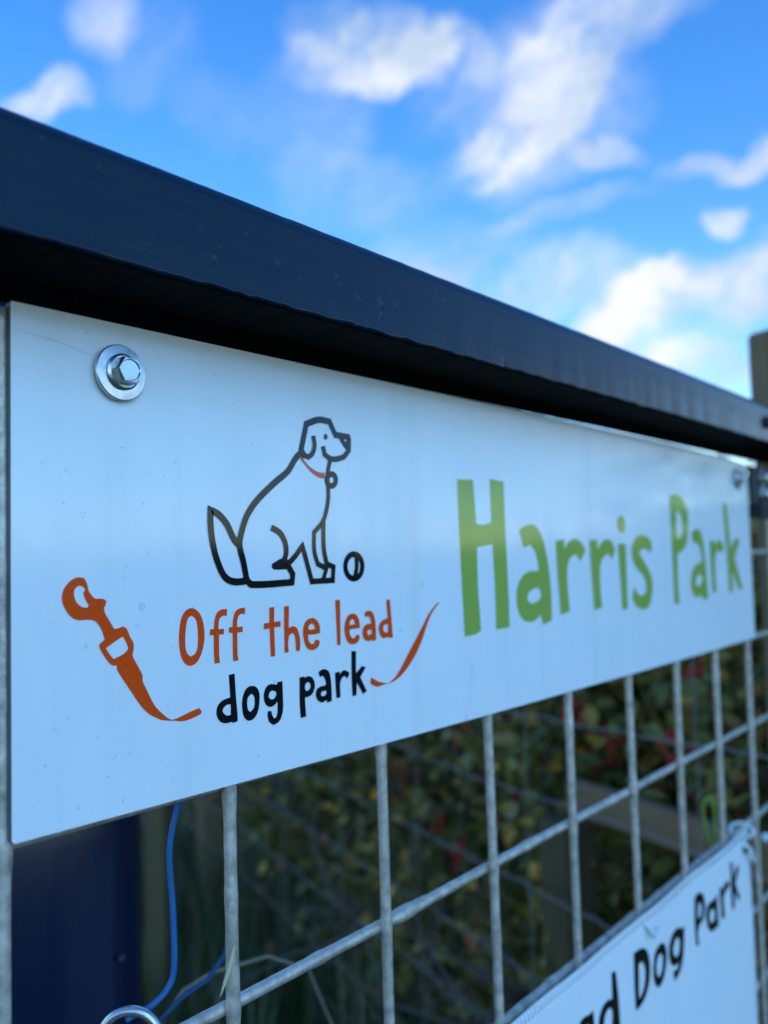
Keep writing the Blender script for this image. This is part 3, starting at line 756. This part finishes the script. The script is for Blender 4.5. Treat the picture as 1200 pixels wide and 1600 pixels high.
M_SCRATCH = mat('scratch', (0.52, 0.54, 0.56), 0.5)
V_ = [(0.0010, -0.00010, 0.0705 + Z0), (0.0120, -0.00010, 0.0694 + Z0), (0.0232, -0.00010, 0.0671 + Z0), (0.0232, -0.00010, 0.0670 + Z0), (0.0120, -0.00010, 0.0692 + Z0), (0.0010, -0.00010, 0.0704 + Z0)]
add('scratch', V_, [(0, 5, 4, 1), (1, 4, 3, 2)], M_SCRATCH, sign)


def hex_bolt(x, z, label, rot):
    o = empty('hex_screw', (x, 0, z - 0.008 + Z0), label, 'screw')
    c = Vector((x, 0, z + Z0))
    d = (0.03, -1, 0.02)
    V1, F1 = lathe(c, d, [(0.0074, -0.0002), (0.0077, 0.0003), (0.0076, 0.0009)], 40)
    add('rubber_seal', V1, F1, M_RUBBER, o, smooth=False)
    V1, F1 = lathe(c, d, [(0.0079, 0.0009), (0.0082, 0.0011), (0.0082, 0.0018), (0.0079, 0.0021), (0.0046, 0.0024)], 64)
    w = add('washer', V1, F1, M_STEEL, o)
    V1, F1 = lathe(c, d, [(0.0049, 0.0024), (0.0053, 0.0027), (0.0053, 0.0031), (0.0046, 0.0036)], 40)
    add('flange', V1, F1, M_STEEL, o)
    dd = Vector(d).normalized()
    a = dd.orthogonal().normalized()
    a = Matrix.Rotation(rot, 3, dd) @ a
    b = dd.cross(a)
    bm = bmesh.new()
    ring = []
    for hgt, rad, sides in ((0.003, 0.0043, 6), (0.0058, 0.0043, 6), (0.0065, 0.0038, 6), (0.0065, 0.0032, 24), (0.0061, 0.0029, 24)):
        rr = []
        for k in range(24):
            w_ = 2 * math.pi * k / 24
            if sides == 6:
                m_ = (w_ + math.pi / 6) % (math.pi / 3) - math.pi / 6
                kk = rad * math.cos(math.pi / 6) / math.cos(math.pi / 6 - abs(m_))
                kk = min(kk, rad * 0.985)
            else:
                kk = rad
            rr.append(bm.verts.new(c + dd * hgt + (a * math.cos(w_) + b * math.sin(w_)) * kk))
        ring.append(rr)
    for i in range(len(ring) - 1):
        for k in range(24):
            bm.faces.new((ring[i][k], ring[i][(k + 1) % 24], ring[i + 1][(k + 1) % 24], ring[i + 1][k]))
    bm.faces.new(ring[-1])
    bm.verts.index_update()
    V1 = [v.co.copy() for v in bm.verts]
    F1 = [tuple(v.index for v in f.verts) for f in bm.faces]
    bm.free()
    add('hex_head', V1, F1, M_STEEL, o)
    return o


hex_bolt(0.0315, 0.0630, 'plated hex head screw and washer above the clip of the orange lead', R(12))
hex_bolt(0.5790, 0.0620, 'plated hex head screw and washer above the last letter of the green lettering', R(30))

# ------------------------------------------------------------------ lower banner
ban = empty('vinyl_banner', (0.36, -0.0025, -0.62 + Z0), 'white vinyl banner with stitched hem and slanting black lettering tied below the sign', 'banner')
bx0, bx1, bzt, bzb = 0.14, 0.5585, -0.2022, -0.62
nbx, nbz = 90, 60


def ban_y(x, z):
    return -0.0022 - 0.0007 * math.sin(x * 40) * (0.3 + (bzt - z) * 2) - 0.0006 * noise.noise(Vector((x * 25, z * 12, 0)))


bv, bf = [], []
for j in range(nbz + 1):
    for i in range(nbx + 1):
        x = bx0 + (bx1 - bx0) * i / nbx
        z = bzt + (bzb - bzt) * j / nbz + (0.0012 * max(0, (x - 0.5) / 0.0585) + 0.0003 * math.sin(x * 60)) * (1 - j / nbz)
        bv.append((x, ban_y(x, z), z + Z0))
for j in range(nbz):
    for i in range(nbx):
        k = j * (nbx + 1) + i
        bf.append((k, k + nbx + 1, k + nbx + 2, k + 1))
nb = len(bv)
bv += [(x, y + 0.0006, z) for x, y, z in bv]
bf += [tuple(nb + i for i in reversed(f)) for f in bf]
for i in range(nbx):
    bf.append((i, i + 1, nb + i + 1, nb + i))
for j in range(nbz):
    k = j * (nbx + 1) + nbx
    bf.append((k, k + nbx + 1, nb + k + nbx + 1, nb + k))
add('sheet', bv, bf, M_PVC, ban, smooth=True)
V_, F_ = print_mesh(BANNER_WORDS, [], -0.0025, lift=0.0)
V_ = [(v[0], ban_y(v[0], v[2] - Z0) - 0.00025 - (-0.0025 - v[1]) , v[2]) for v in V_]
add('black_lettering', V_, F_, M_BLACK, ban, label='slanting black lettering ending in Dog Park')
tv, tf = [], []
x = bx0 + 0.004
i = 0
while x < bx1 - 0.004:                                     # zigzag stitching along the hem
    zz = bzt + 0.0012 * max(0, (x - 0.5) / 0.0585) + 0.0003 * math.sin(x * 60)
    a = Vector((x, ban_y(x, zz) - 0.0003, zz + 0.0007 + Z0))
    b = Vector((x + 0.0016, ban_y(x, zz) - 0.0003, zz - 0.0046 + Z0))
    v_, f_ = tube([a, (a + b) / 2 + Vector((0, -0.0001, 0)), b], 0.0004, 5)
    o_ = len(tv)
    tv += v_
    tf += [tuple(o_ + q for q in f) for f in f_]
    x += 0.0030
st_ = add('hem_stitching', tv, tf, M_THREAD, ban, smooth=True)
st_['kind'] = 'stuff'
V_, F_ = lathe((0.5470, -0.0036, -0.2125 + Z0), (0, -1, 0), [(0.0034, -0.0008), (0.0062, -0.0008), (0.0064, 0.0002), (0.005, 0.001), (0.0034, 0.0002)], 28, cap=False)
add('eyelet', V_, F_, M_STEEL, ban, smooth=True)


def tie(name, label, m, pts, r, group=None, head=None, cat='cable tie'):
    V1, F1 = tube(pts, r, 8)
    base_ = min(V1, key=lambda v: v.z)
    if head is None:
        o = add(name, V1, F1, m, loc=base_, smooth=True)
        return setp(o, label, cat, group)
    o = empty(name, base_, label, cat, group)
    add('strap', V1, F1, m, o, smooth=True)
    hx, hy, hz, hr = head
    V2, F2 = box(hx - hr, hx + hr, hy - hr * 1.2, hy + hr * .6, hz - hr * .8, hz + hr * .8, hr * .25)
    add('lock_head', V2, F2, m, o)
    return o


def arc(c, u, v, a0, a1, n):
    c, u, v = Vector(c), Vector(u), Vector(v)
    return [c + u * math.cos(R(a0 + (a1 - a0) * i / n)) + v * math.sin(R(a0 + (a1 - a0) * i / n)) for i in range(n + 1)]


tie('cable_tie', 'white nylon cable tie knotted through the corner eyelet of the banner', M_TIE,
    arc((0.5545, 0.002, -0.2045 + Z0), (0.0026, 0, 0.0050), (-0.001, 0.0080, 0), -160, 165, 22) + [Vector((0.5480, -0.006, -0.2150 + Z0)), Vector((0.5490, -0.007, -0.2225 + Z0)), Vector((0.5530, -0.0075, -0.2250 + Z0))], 0.0012,
    head=(0.5700, -0.010, -0.2110 + Z0, 0.0030))
tie('cable_tie', 'white nylon tie end poking through the banner hem beside the word Dog', M_TIE,
    [Vector((0.3672, 0.001, -0.2055 + Z0)), Vector((0.3672, -0.0045, -0.2080 + Z0)), Vector((0.3715, -0.0060, -0.2150 + Z0)), Vector((0.3755, -0.0075, -0.2110 + Z0))], 0.0013)
tie('green_loop', 'bright green plastic loop sticking up behind the banner', M_GREENTIE,
    [Vector((0.540, 0.018, -0.2250 + Z0)), Vector((0.5365, 0.021, -0.2080 + Z0)), Vector((0.5345, 0.0225, -0.1960 + Z0))] + [Vector((0.5375, 0.0195, -0.1865 + Z0)) + Vector((0.65, -0.76, 0)) * 0.0041 * math.cos(R(a_)) + Vector((0, 0, 0.0075)) * math.sin(R(a_)) for a_ in range(180, -1, -12)] + [Vector((0.5405, 0.0163, -0.193 + Z0)), Vector((0.5400, 0.0163, -0.205 + Z0)), Vector((0.5415, 0.017, -0.225 + Z0))], 0.0010, cat='loop')

# ------------------------------------------------------------------ twine, ring, husk
TW = [(0.1000, 0.0240, 0.0950), (0.0960, 0.031, 0.0300), (0.0915, 0.038, -0.0300), (0.0868, 0.0460, -0.0740), (0.0856, 0.05, -0.0818), (0.0817, 0.05, -0.0969), (0.0828, 0.05, -0.1178), (0.0830, 0.05, -0.1382), (0.0801, 0.05, -0.1450), (0.0729, 0.0500, -0.1482), (0.0680, 0.0515, -0.1492), (0.0640, 0.0520, -0.1500)]
tw = []
for i in range(len(TW) - 1):
    a, b = Vector(TW[i]), Vector(TW[i + 1])
    p0 = Vector(TW[max(i - 1, 0)])
    p3 = Vector(TW[min(i + 2, len(TW) - 1)])
    for k in range(6):
        t = k / 6
        h1, h2, h3, h4 = 2*t**3-3*t*t+1, t**3-2*t*t+t, -2*t**3+3*t*t, t**3-t*t
        tw.append(a*h1 + (b-p0)*.5*h2 + b*h3 + (p3-a)*.5*h4 + Vector((0, 0, Z0)))
V_, F_ = tube(tw, 0.0011, 8)
setp(add('blue_twine', V_, F_, M_TWINE, loc=tw[-1], smooth=True), 'blue plastic twine hanging from the gate rail behind the sign', 'twine')

u_, v_ = Vector((0.65, -0.76, 0)), Vector((0.06, 0.05, 1)).normalized()
rpts = [Vector((0.0646, 0.050, -0.1571 + Z0)) + (u_ * math.cos(2 * math.pi * i / 40) + v_ * math.sin(2 * math.pi * i / 40)) * 0.0106 for i in range(40)]
V_, F_ = tube(rpts, 0.0016, 10, closed=True)
setp(add('steel_ring', V_, F_, M_STEEL, loc=(0.0646, 0.05, -0.1655 + Z0), smooth=True), 'shiny steel ring hanging on the end of the blue twine', 'ring')
V_, F_ = tube([(0.1400, 0.088, -0.150 + Z0), (0.1379, 0.09, -0.1651 + Z0), (0.1283, 0.09, -0.1724 + Z0), (0.1165, 0.092, -0.1756 + Z0), (0.104, 0.096, -0.1850 + Z0)], 0.0011, 8)
setp(add('twine_scrap', V_, F_, mat('shaded_twine', (0.006, 0.045, 0.12), 0.7), loc=(0.104, 0.096, -0.185 + Z0), smooth=True), 'short loose scrap of blue twine caught on the dry stalk', 'twine')  # same twine in darker blue, its shade put into the colour
V_, F_ = tube([(0.120, 0.140, -0.235 + Z0), (0.138, 0.145, -0.218 + Z0), (0.1578, 0.150, -0.2074 + Z0), (0.1759, 0.150, -0.2056 + Z0), (0.2154, 0.151, -0.2122 + Z0), (0.2450, 0.150, -0.2300 + Z0), (0.275, 0.16, -0.28 + Z0), (0.29, 0.17, -0.40 + Z0), (0.30, 0.18, -0.7 + Z0), (0.30, 0.18, 0.0)], [0.0006, 0.0007, 0.0008, 0.0009, 0.0010, 0.0011, 0.0012, 0.0013, 0.0015, 0.0016], 8)
setp(add('dry_stalk', V_, F_, M_TWIG, loc=(0.30, 0.18, 0.0), smooth=True), 'pale dry stalk bending over behind the mesh', 'stalk')
hk = empty('grass_husk', (0.0627, -0.0005, -0.127 + Z0), 'dry straw-coloured grass husk caught on the first wire beyond the blue twine', 'grass')
for (a, b, c, r) in (((0.0705, 0.0016, -0.1135), (0.0682, -0.0002, -0.1170), (0.0622, -0.0015, -0.1250), 0.00062), ((0.0705, 0.001, -0.1165), (0.0680, 0.0002, -0.1195), (0.0660, 0.001, -0.1245), 0.0004)):
    a, b, c = (Vector((q[0] + 0.0012, q[1], q[2] + Z0)) for q in (a, b, c))
    pts = [(a * (1 - t) ** 2 + b * 2 * t * (1 - t) + c * t * t) for t in [i / 8 for i in range(9)]]
    V_, F_ = tube(pts, [r * (0.3 + math.sin(math.pi * min(1, (i + .6) / 8.6)) ) for i in range(9)], 6)
    add('blade', V_, F_, M_STRAW, hk, smooth=True)

# ------------------------------------------------------------------ stock fence running away behind the gate
FA, FD = Vector((0.800, 0.040, 0)), Vector((0.345, 0.939, 0)).normalized()
FN = Vector((FD.y, -FD.x, 0))


def fp(t, z, off=0.0):
    p = FA + FD * t + FN * off
    return Vector((p.x, p.y, z))


def slab(t0, t1, o0, o1, z0, z1, bev=0.004, slope=0.0):
    V1, F1 = box(t0, t1, o0, o1, z0, z1, bev)
    return [fp(v.x, v.z + slope * (v.x - t0), v.y) for v in V1], F1


fence = empty('stock_fence', (FA.x, FA.y, 0), 'old wooden post and board fence with rusty wire netting behind the gate', 'fence')
V_, F_ = slab(-0.095, 0.010, -0.008, 0.095, 0.0, 0.2290 + Z0, 0.006)
pst = add('post', V_, F_, M_WOOD, fence, label='tall weathered end post rising above the rail')
V_, F_ = slab(0.365, 0.425, 0.03, 0.09, 0.0, -0.375 + Z0, 0.006)
add('post', V_, F_, M_OLIVE, fence, label='short mossy stump of a post')
V_, F_ = slab(2.0, 2.07, 0.01, 0.08, 0.0, 1.15, 0.006)
add('post', V_, F_, M_WOOD, fence)
V_, F_ = slab(-0.09, 0.36, 0.030, 0.052, -0.350 + Z0, -0.306 + Z0, 0.003, slope=-0.005)
add('board', V_, F_, M_BOARD, fence, label='pale horizontal fence board')
M_RUST = mat('old_wire', (0.22, 0.215, 0.19), 0.65, 0.2)
for i, z in enumerate([-0.205, -0.333, -0.462, -0.583, -0.70, -0.82]):
    pts = []
    for k in range(150):
        t = -0.04 + 2.1 * k / 149
        ph = (t / 0.145 + 0.3 * i) % 1.0
        kink = 0.004 * math.exp(-((ph - 0.5) / 0.12) ** 2)
        zz = z + Z0 + 0.010 * noise.noise(Vector((t * 2.3, i * 5.1, 0))) + 0.05 * max(0, t - 0.5) * (0.12 if i % 2 else 0.05) + kink - (0.018 * math.sin(t * 5) if i == 0 else 0)
        pts.append(fp(t, zz, -0.004 + 0.004 * noise.noise(Vector((t * 4, i, 7)))))
    V_, F_ = tube(pts, 0.0014, 6)
    add('line_wire', V_, F_, M_RUST, fence, smooth=True)
for k in range(7):
    t = 0.10 + k * 0.30
    pts = [fp(t + 0.006 * noise.noise(Vector((z * 5, k * 3, 2))), z, -0.006) for z in [Z0 - 0.10 - 0.83 * q / 24 for q in range(25)]]
    V_, F_ = tube(pts, 0.0010, 6)
    add('stay_wire', V_, F_, M_RUST, fence, smooth=True)

# ------------------------------------------------------------------ stake and barrel on the left
sx, sy = 1.033, 1.455
stake = empty('wooden_stake', (sx, sy, 0), 'square olive-brown wooden stake standing beyond the dark navy gate post', 'post')
V_, F_ = box(-0.026, 0.026, -0.026, 0.026, 0.0, 1.12, 0.003)
a = R(-62)
V_ = [Vector((sx + v.x * math.cos(a) - v.y * math.sin(a), sy + v.x * math.sin(a) + v.y * math.cos(a), v.z)) for v in V_]
add('shaft', V_, F_, M_OLIVE, stake)
V_, F_ = tube([(sx, sy, 1.1195), (sx, sy, 1.14), (sx, sy, 1.155)], [0.022, 0.018, 0.004], 8)
add('pointed_top', V_, F_, M_OLIVE, stake)

bc = Vector((0.1395, 0.2665, 0))
gp = empty('gate_post', bc, 'round dark navy painted steel post standing behind the gate', 'post')
V_, F_ = lathe(bc, (0, 0, 1), [(0.0595, 0.0), (0.0595, 0.3), (0.0595, 0.6), (0.0595, 0.9), (0.0595, 1.26)], 72)
add('shaft', V_, F_, M_BARREL, gp, smooth=True)
V_, F_ = lathe(bc, (0, 0, 1), [(0.0615, 1.2605), (0.0615, 1.272), (0.055, 1.282), (0.03, 1.290), (0.004, 1.293)], 48)
add('cap', V_, F_, M_RUBBER, gp, smooth=True)
V_, F_ = lathe((0.1600, 0.2090, -0.2090 + Z0), (0.345, -0.94, 0), [(0.0022, -0.002), (0.0022, 0.0012), (0.0012, 0.0020)], 16)
add('rivet', V_, F_, M_DARKSTEEL, gp, smooth=True)

# ------------------------------------------------------------------ hawthorn bushes behind the fence
LEAFCOLS = [((0.085, 0.105, 0.025), 4), ((0.12, 0.135, 0.032), 4), ((0.16, 0.155, 0.036), 3), ((0.06, 0.085, 0.025), 3), ((0.22, 0.17, 0.04), 1.4), ((0.45, 0.29, 0.045), 0.5), ((0.26, 0.10, 0.035), 0.6), ((0.19, 0.19, 0.08), 1.2)]
PAL = [c for c, w in LEAFCOLS]
WTS = [w for c, w in LEAFCOLS]


def leaf_mesh(name, items, parent):
    """items: (position, axis, normal, length, width, colour)"""
    V1, F1, cols = [], [], []
    for p, ax, nr, ln, wd, c in items:
        b = len(V1)
        sdv = ax.cross(nr).normalized()
        nr = sdv.cross(ax)
        V1 += [p, p + ax * ln * .35 + sdv * wd * .5 + nr * wd * .16, p + ax * ln * .72 + sdv * wd * .42 + nr * wd * .10, p + ax * ln - nr * ln * .12,
               p + ax * ln * .72 - sdv * wd * .42 + nr * wd * .10, p + ax * ln * .35 - sdv * wd * .5 + nr * wd * .16, p + ax * ln * .5]
        F1 += [(b, b + 1, b + 6), (b + 1, b + 2, b + 6), (b + 2, b + 3, b + 6), (b + 3, b + 4, b + 6), (b + 4, b + 5, b + 6), (b + 5, b, b + 6)]
        cols += [c] * 7
    o = add(name, V1, F1, M_LEAF, parent)
    at_ = o.data.color_attributes.new('leaf_colour', 'FLOAT_COLOR', 'POINT')
    flat = []
    for c in cols:
        flat += [c[0], c[1], c[2], 1.0]
    at_.data.foreach_set('color', flat)
    return o


def rand_dir(r):
    z = r.uniform(-1, 1)
    a_ = r.uniform(0, 2 * math.pi)
    q = math.sqrt(1 - z * z)
    return Vector((q * math.cos(a_), q * math.sin(a_), z))


def bush(t, off, hw, dp, hgt, seed, nleaf, nberry, label, bias):
    r = random.Random(seed)
    c = fp(t, 0, off)
    o = empty('hawthorn_bush', c, label, 'bush', 'hawthorn bushes behind the fence')
    sv, sf = [], []
    tips = []

    def grow(p, d, ln, rad, lvl):
        pts, rs = [p], [rad]
        q = p
        for k in range(4):
            d2 = (d + rand_dir(r) * 0.28).normalized()
            q = q + d2 * ln / 4
            if q.z > hgt * 0.96:
                q.z = hgt * 0.96 - r.uniform(0, .05)
            pts.append(q)
            rs.append(rad * (1 - 0.17 * (k + 1)))
            d = d2
        v1, f1 = tube(pts, rs, 5)
        b = len(sv)
        sv.extend(v1)
        sf.extend(tuple(b + i for i in f) for f in f1)
        if lvl < 3:
            for k in range(3 if lvl else 4):
                grow(pts[r.choice((2, 3, 4))], (d + rand_dir(r) * 0.95 + Vector((0, 0, 0.15))).normalized(), ln * r.uniform(.55, .75), rad * .55, lvl + 1)
        tips.extend(pts[1:])

    for k in range(5):
        d = (Vector((0, 0, 1)) + FD * r.uniform(-.55, .55) + FN * r.uniform(-.35, .35)).normalized()
        grow(c + FD * r.uniform(-.1, .1) + FN * r.uniform(-.08, .08), d, hgt * 0.5, 0.016, 0)
    add('branches', sv, sf, M_BARK, o, smooth=True)
    items = []
    clumps = [c + FD * r.uniform(-hw, hw) + FN * r.uniform(-dp, dp) + Vector((0, 0, hgt * (r.random() ** .8) * 0.94 + 0.03)) for _ in range(nleaf // 26)]
    clumps += [q for q in tips if (q - c).xy.length < hw * 1.3]
    for k in range(nleaf):
        q = r.choice(clumps)
        p = q + Vector((r.gauss(0, .038), r.gauss(0, .038), r.gauss(0, .038)))
        lim = hgt + 0.02 * noise.noise(p * 6)
        if p.z > lim or p.z < 0.02 or (p - FA).dot(FN) < (0.03 if k % 9 else -0.035):
            continue
        tone = noise.noise(q * 5.3 + Vector((seed, 0, 0)))
        col = r.choices(PAL, [w * (1 + (bias if i >= 4 else 0) + (1.5 * max(0, tone) if i in (2, 4, 7) else 0)) for i, w in enumerate(WTS)])[0]
        k_ = r.uniform(.9, 1.9)
        col = (col[0] * k_ * 1.4, col[1] * k_ * 1.15, col[2] * k_ * .95)
        ax = (rand_dir(r) + Vector((0, 0, -.25))).normalized()
        nr = (rand_dir(r) + Vector((0, 0, .7))).normalized()
        if abs(ax.dot(nr)) > .97:
            continue
        items.append((p, ax, nr, r.uniform(.016, .046), r.uniform(.010, .028), col))
    leaf_mesh('foliage', items, o)
    bv_, bf_ = [], []
    ico = bmesh.new()
    bmesh.ops.create_icosphere(ico, subdivisions=1, radius=1)
    ico.verts.index_update()
    iv = [v.co.copy() for v in ico.verts]
    if_ = [tuple(v.index for v in f.verts) for f in ico.faces]
    ico.free()
    for k in range(nberry):
        q = c + FD * r.uniform(-hw, hw) + FN * r.uniform(-dp, -dp * .3) + Vector((0, 0, r.uniform(.42, .98) * hgt))
        if (q - FA).dot(FN) < 0.04:
            q += FN * 0.06
        for m_ in range(r.randint(3, 9)):
            p = q + Vector((r.gauss(0, .012), r.gauss(0, .012), r.gauss(0, .016)))
            rad = r.uniform(.0046, .0070)
            b = len(bv_)
            bv_.extend(p + Vector((v.x * rad, v.y * rad, v.z * rad * 1.15)) for v in iv)
            bf_.extend(tuple(b + i for i in f) for f in if_)
    add('berries', bv_, bf_, M_BERRY, o, smooth=True)['kind'] = 'stuff'
    return o


bush(0.20, 0.44, .48, .32, 1.26, 12, 19000, 36, 'hawthorn bush with browning leaves and red berries behind the pale fence board', 1.1)
bush(0.80, 0.46, .36, .34, 1.22, 13, 12000, 42, 'hawthorn bush thick with red berries behind the short mossy stump', 0.2)
bush(1.45, 0.46, .40, .36, 1.22, 14, 13000, 22, 'dark green hawthorn bush with few berries behind the netting', 0.0)
bush(2.15, 0.42, .42, .40, 1.22, 15, 11000, 4, 'dark green hawthorn bush at the far end of the netting', -0.3)
bush(2.75, -0.05, .40, .55, 1.22, 16, 12000, 4, 'dark bush closing the corner behind the wooden stake', -0.3)
bush(2.95, -0.85, .40, .50, 1.22, 17, 9000, 2, 'dark bush standing behind the navy gate post', -0.3)

# ------------------------------------------------------------------ long grass at the foot of the fence
r = random.Random(77)
gi_v, gi_f, gc = [], [], []
for k in range(6500):
    t = r.uniform(-0.1, 2.6)
    off = r.uniform(-0.75, 0.15) if t > 0.5 else r.uniform(-0.12, 0.15)
    p = fp(t, 0.0, off)
    if (p - bc).xy.length < 0.12 or p.y < 0.1:
        continue
    dry = k % 23 == 0
    hgt = r.uniform(.14, .46) * (1.5 if dry else 1) * (0.55 + 0.45 * max(0, noise.noise(p * 3) + .5))
    d = Vector((r.uniform(-1, 1), r.uniform(-1, 1), 0)).normalized()
    s_ = Vector((-d.y, d.x, 0)) * r.uniform(.0022, .0045)
    ln = r.uniform(.05, .5) * hgt
    b = len(gi_v)
    for q in (0, .4, .75, 1):
        m_ = p + d * ln * q * q + Vector((0, 0, hgt * (q - .22 * q * q * (ln / hgt))))
        wq = (1 - q) * .9 + .1
        gi_v += [m_ - s_ * wq, m_ + s_ * wq]
    gi_f += [(b, b + 1, b + 3, b + 2), (b + 2, b + 3, b + 5, b + 4), (b + 4, b + 5, b + 7, b + 6)]
    c = r.choices([(0.05, 0.085, 0.02), (0.075, 0.11, 0.03), (0.035, 0.07, 0.022), (0.16, 0.14, 0.06)], [4, 3, 3, 1])[0]
    if dry:
        c = r.choice([(0.30, 0.23, 0.12), (0.22, 0.17, 0.09), (0.36, 0.29, 0.16)])
    gc += [c] * 8
go = add('long_grass', gi_v, gi_f, M_LEAF)
at_ = go.data.color_attributes.new('leaf_colour', 'FLOAT_COLOR', 'POINT')
flat = []
for c in gc:
    flat += [*c, 1.0]
at_.data.foreach_set('color', flat)
setp(go, 'long green grass growing along the foot of the fence', 'grass', kind='stuff')
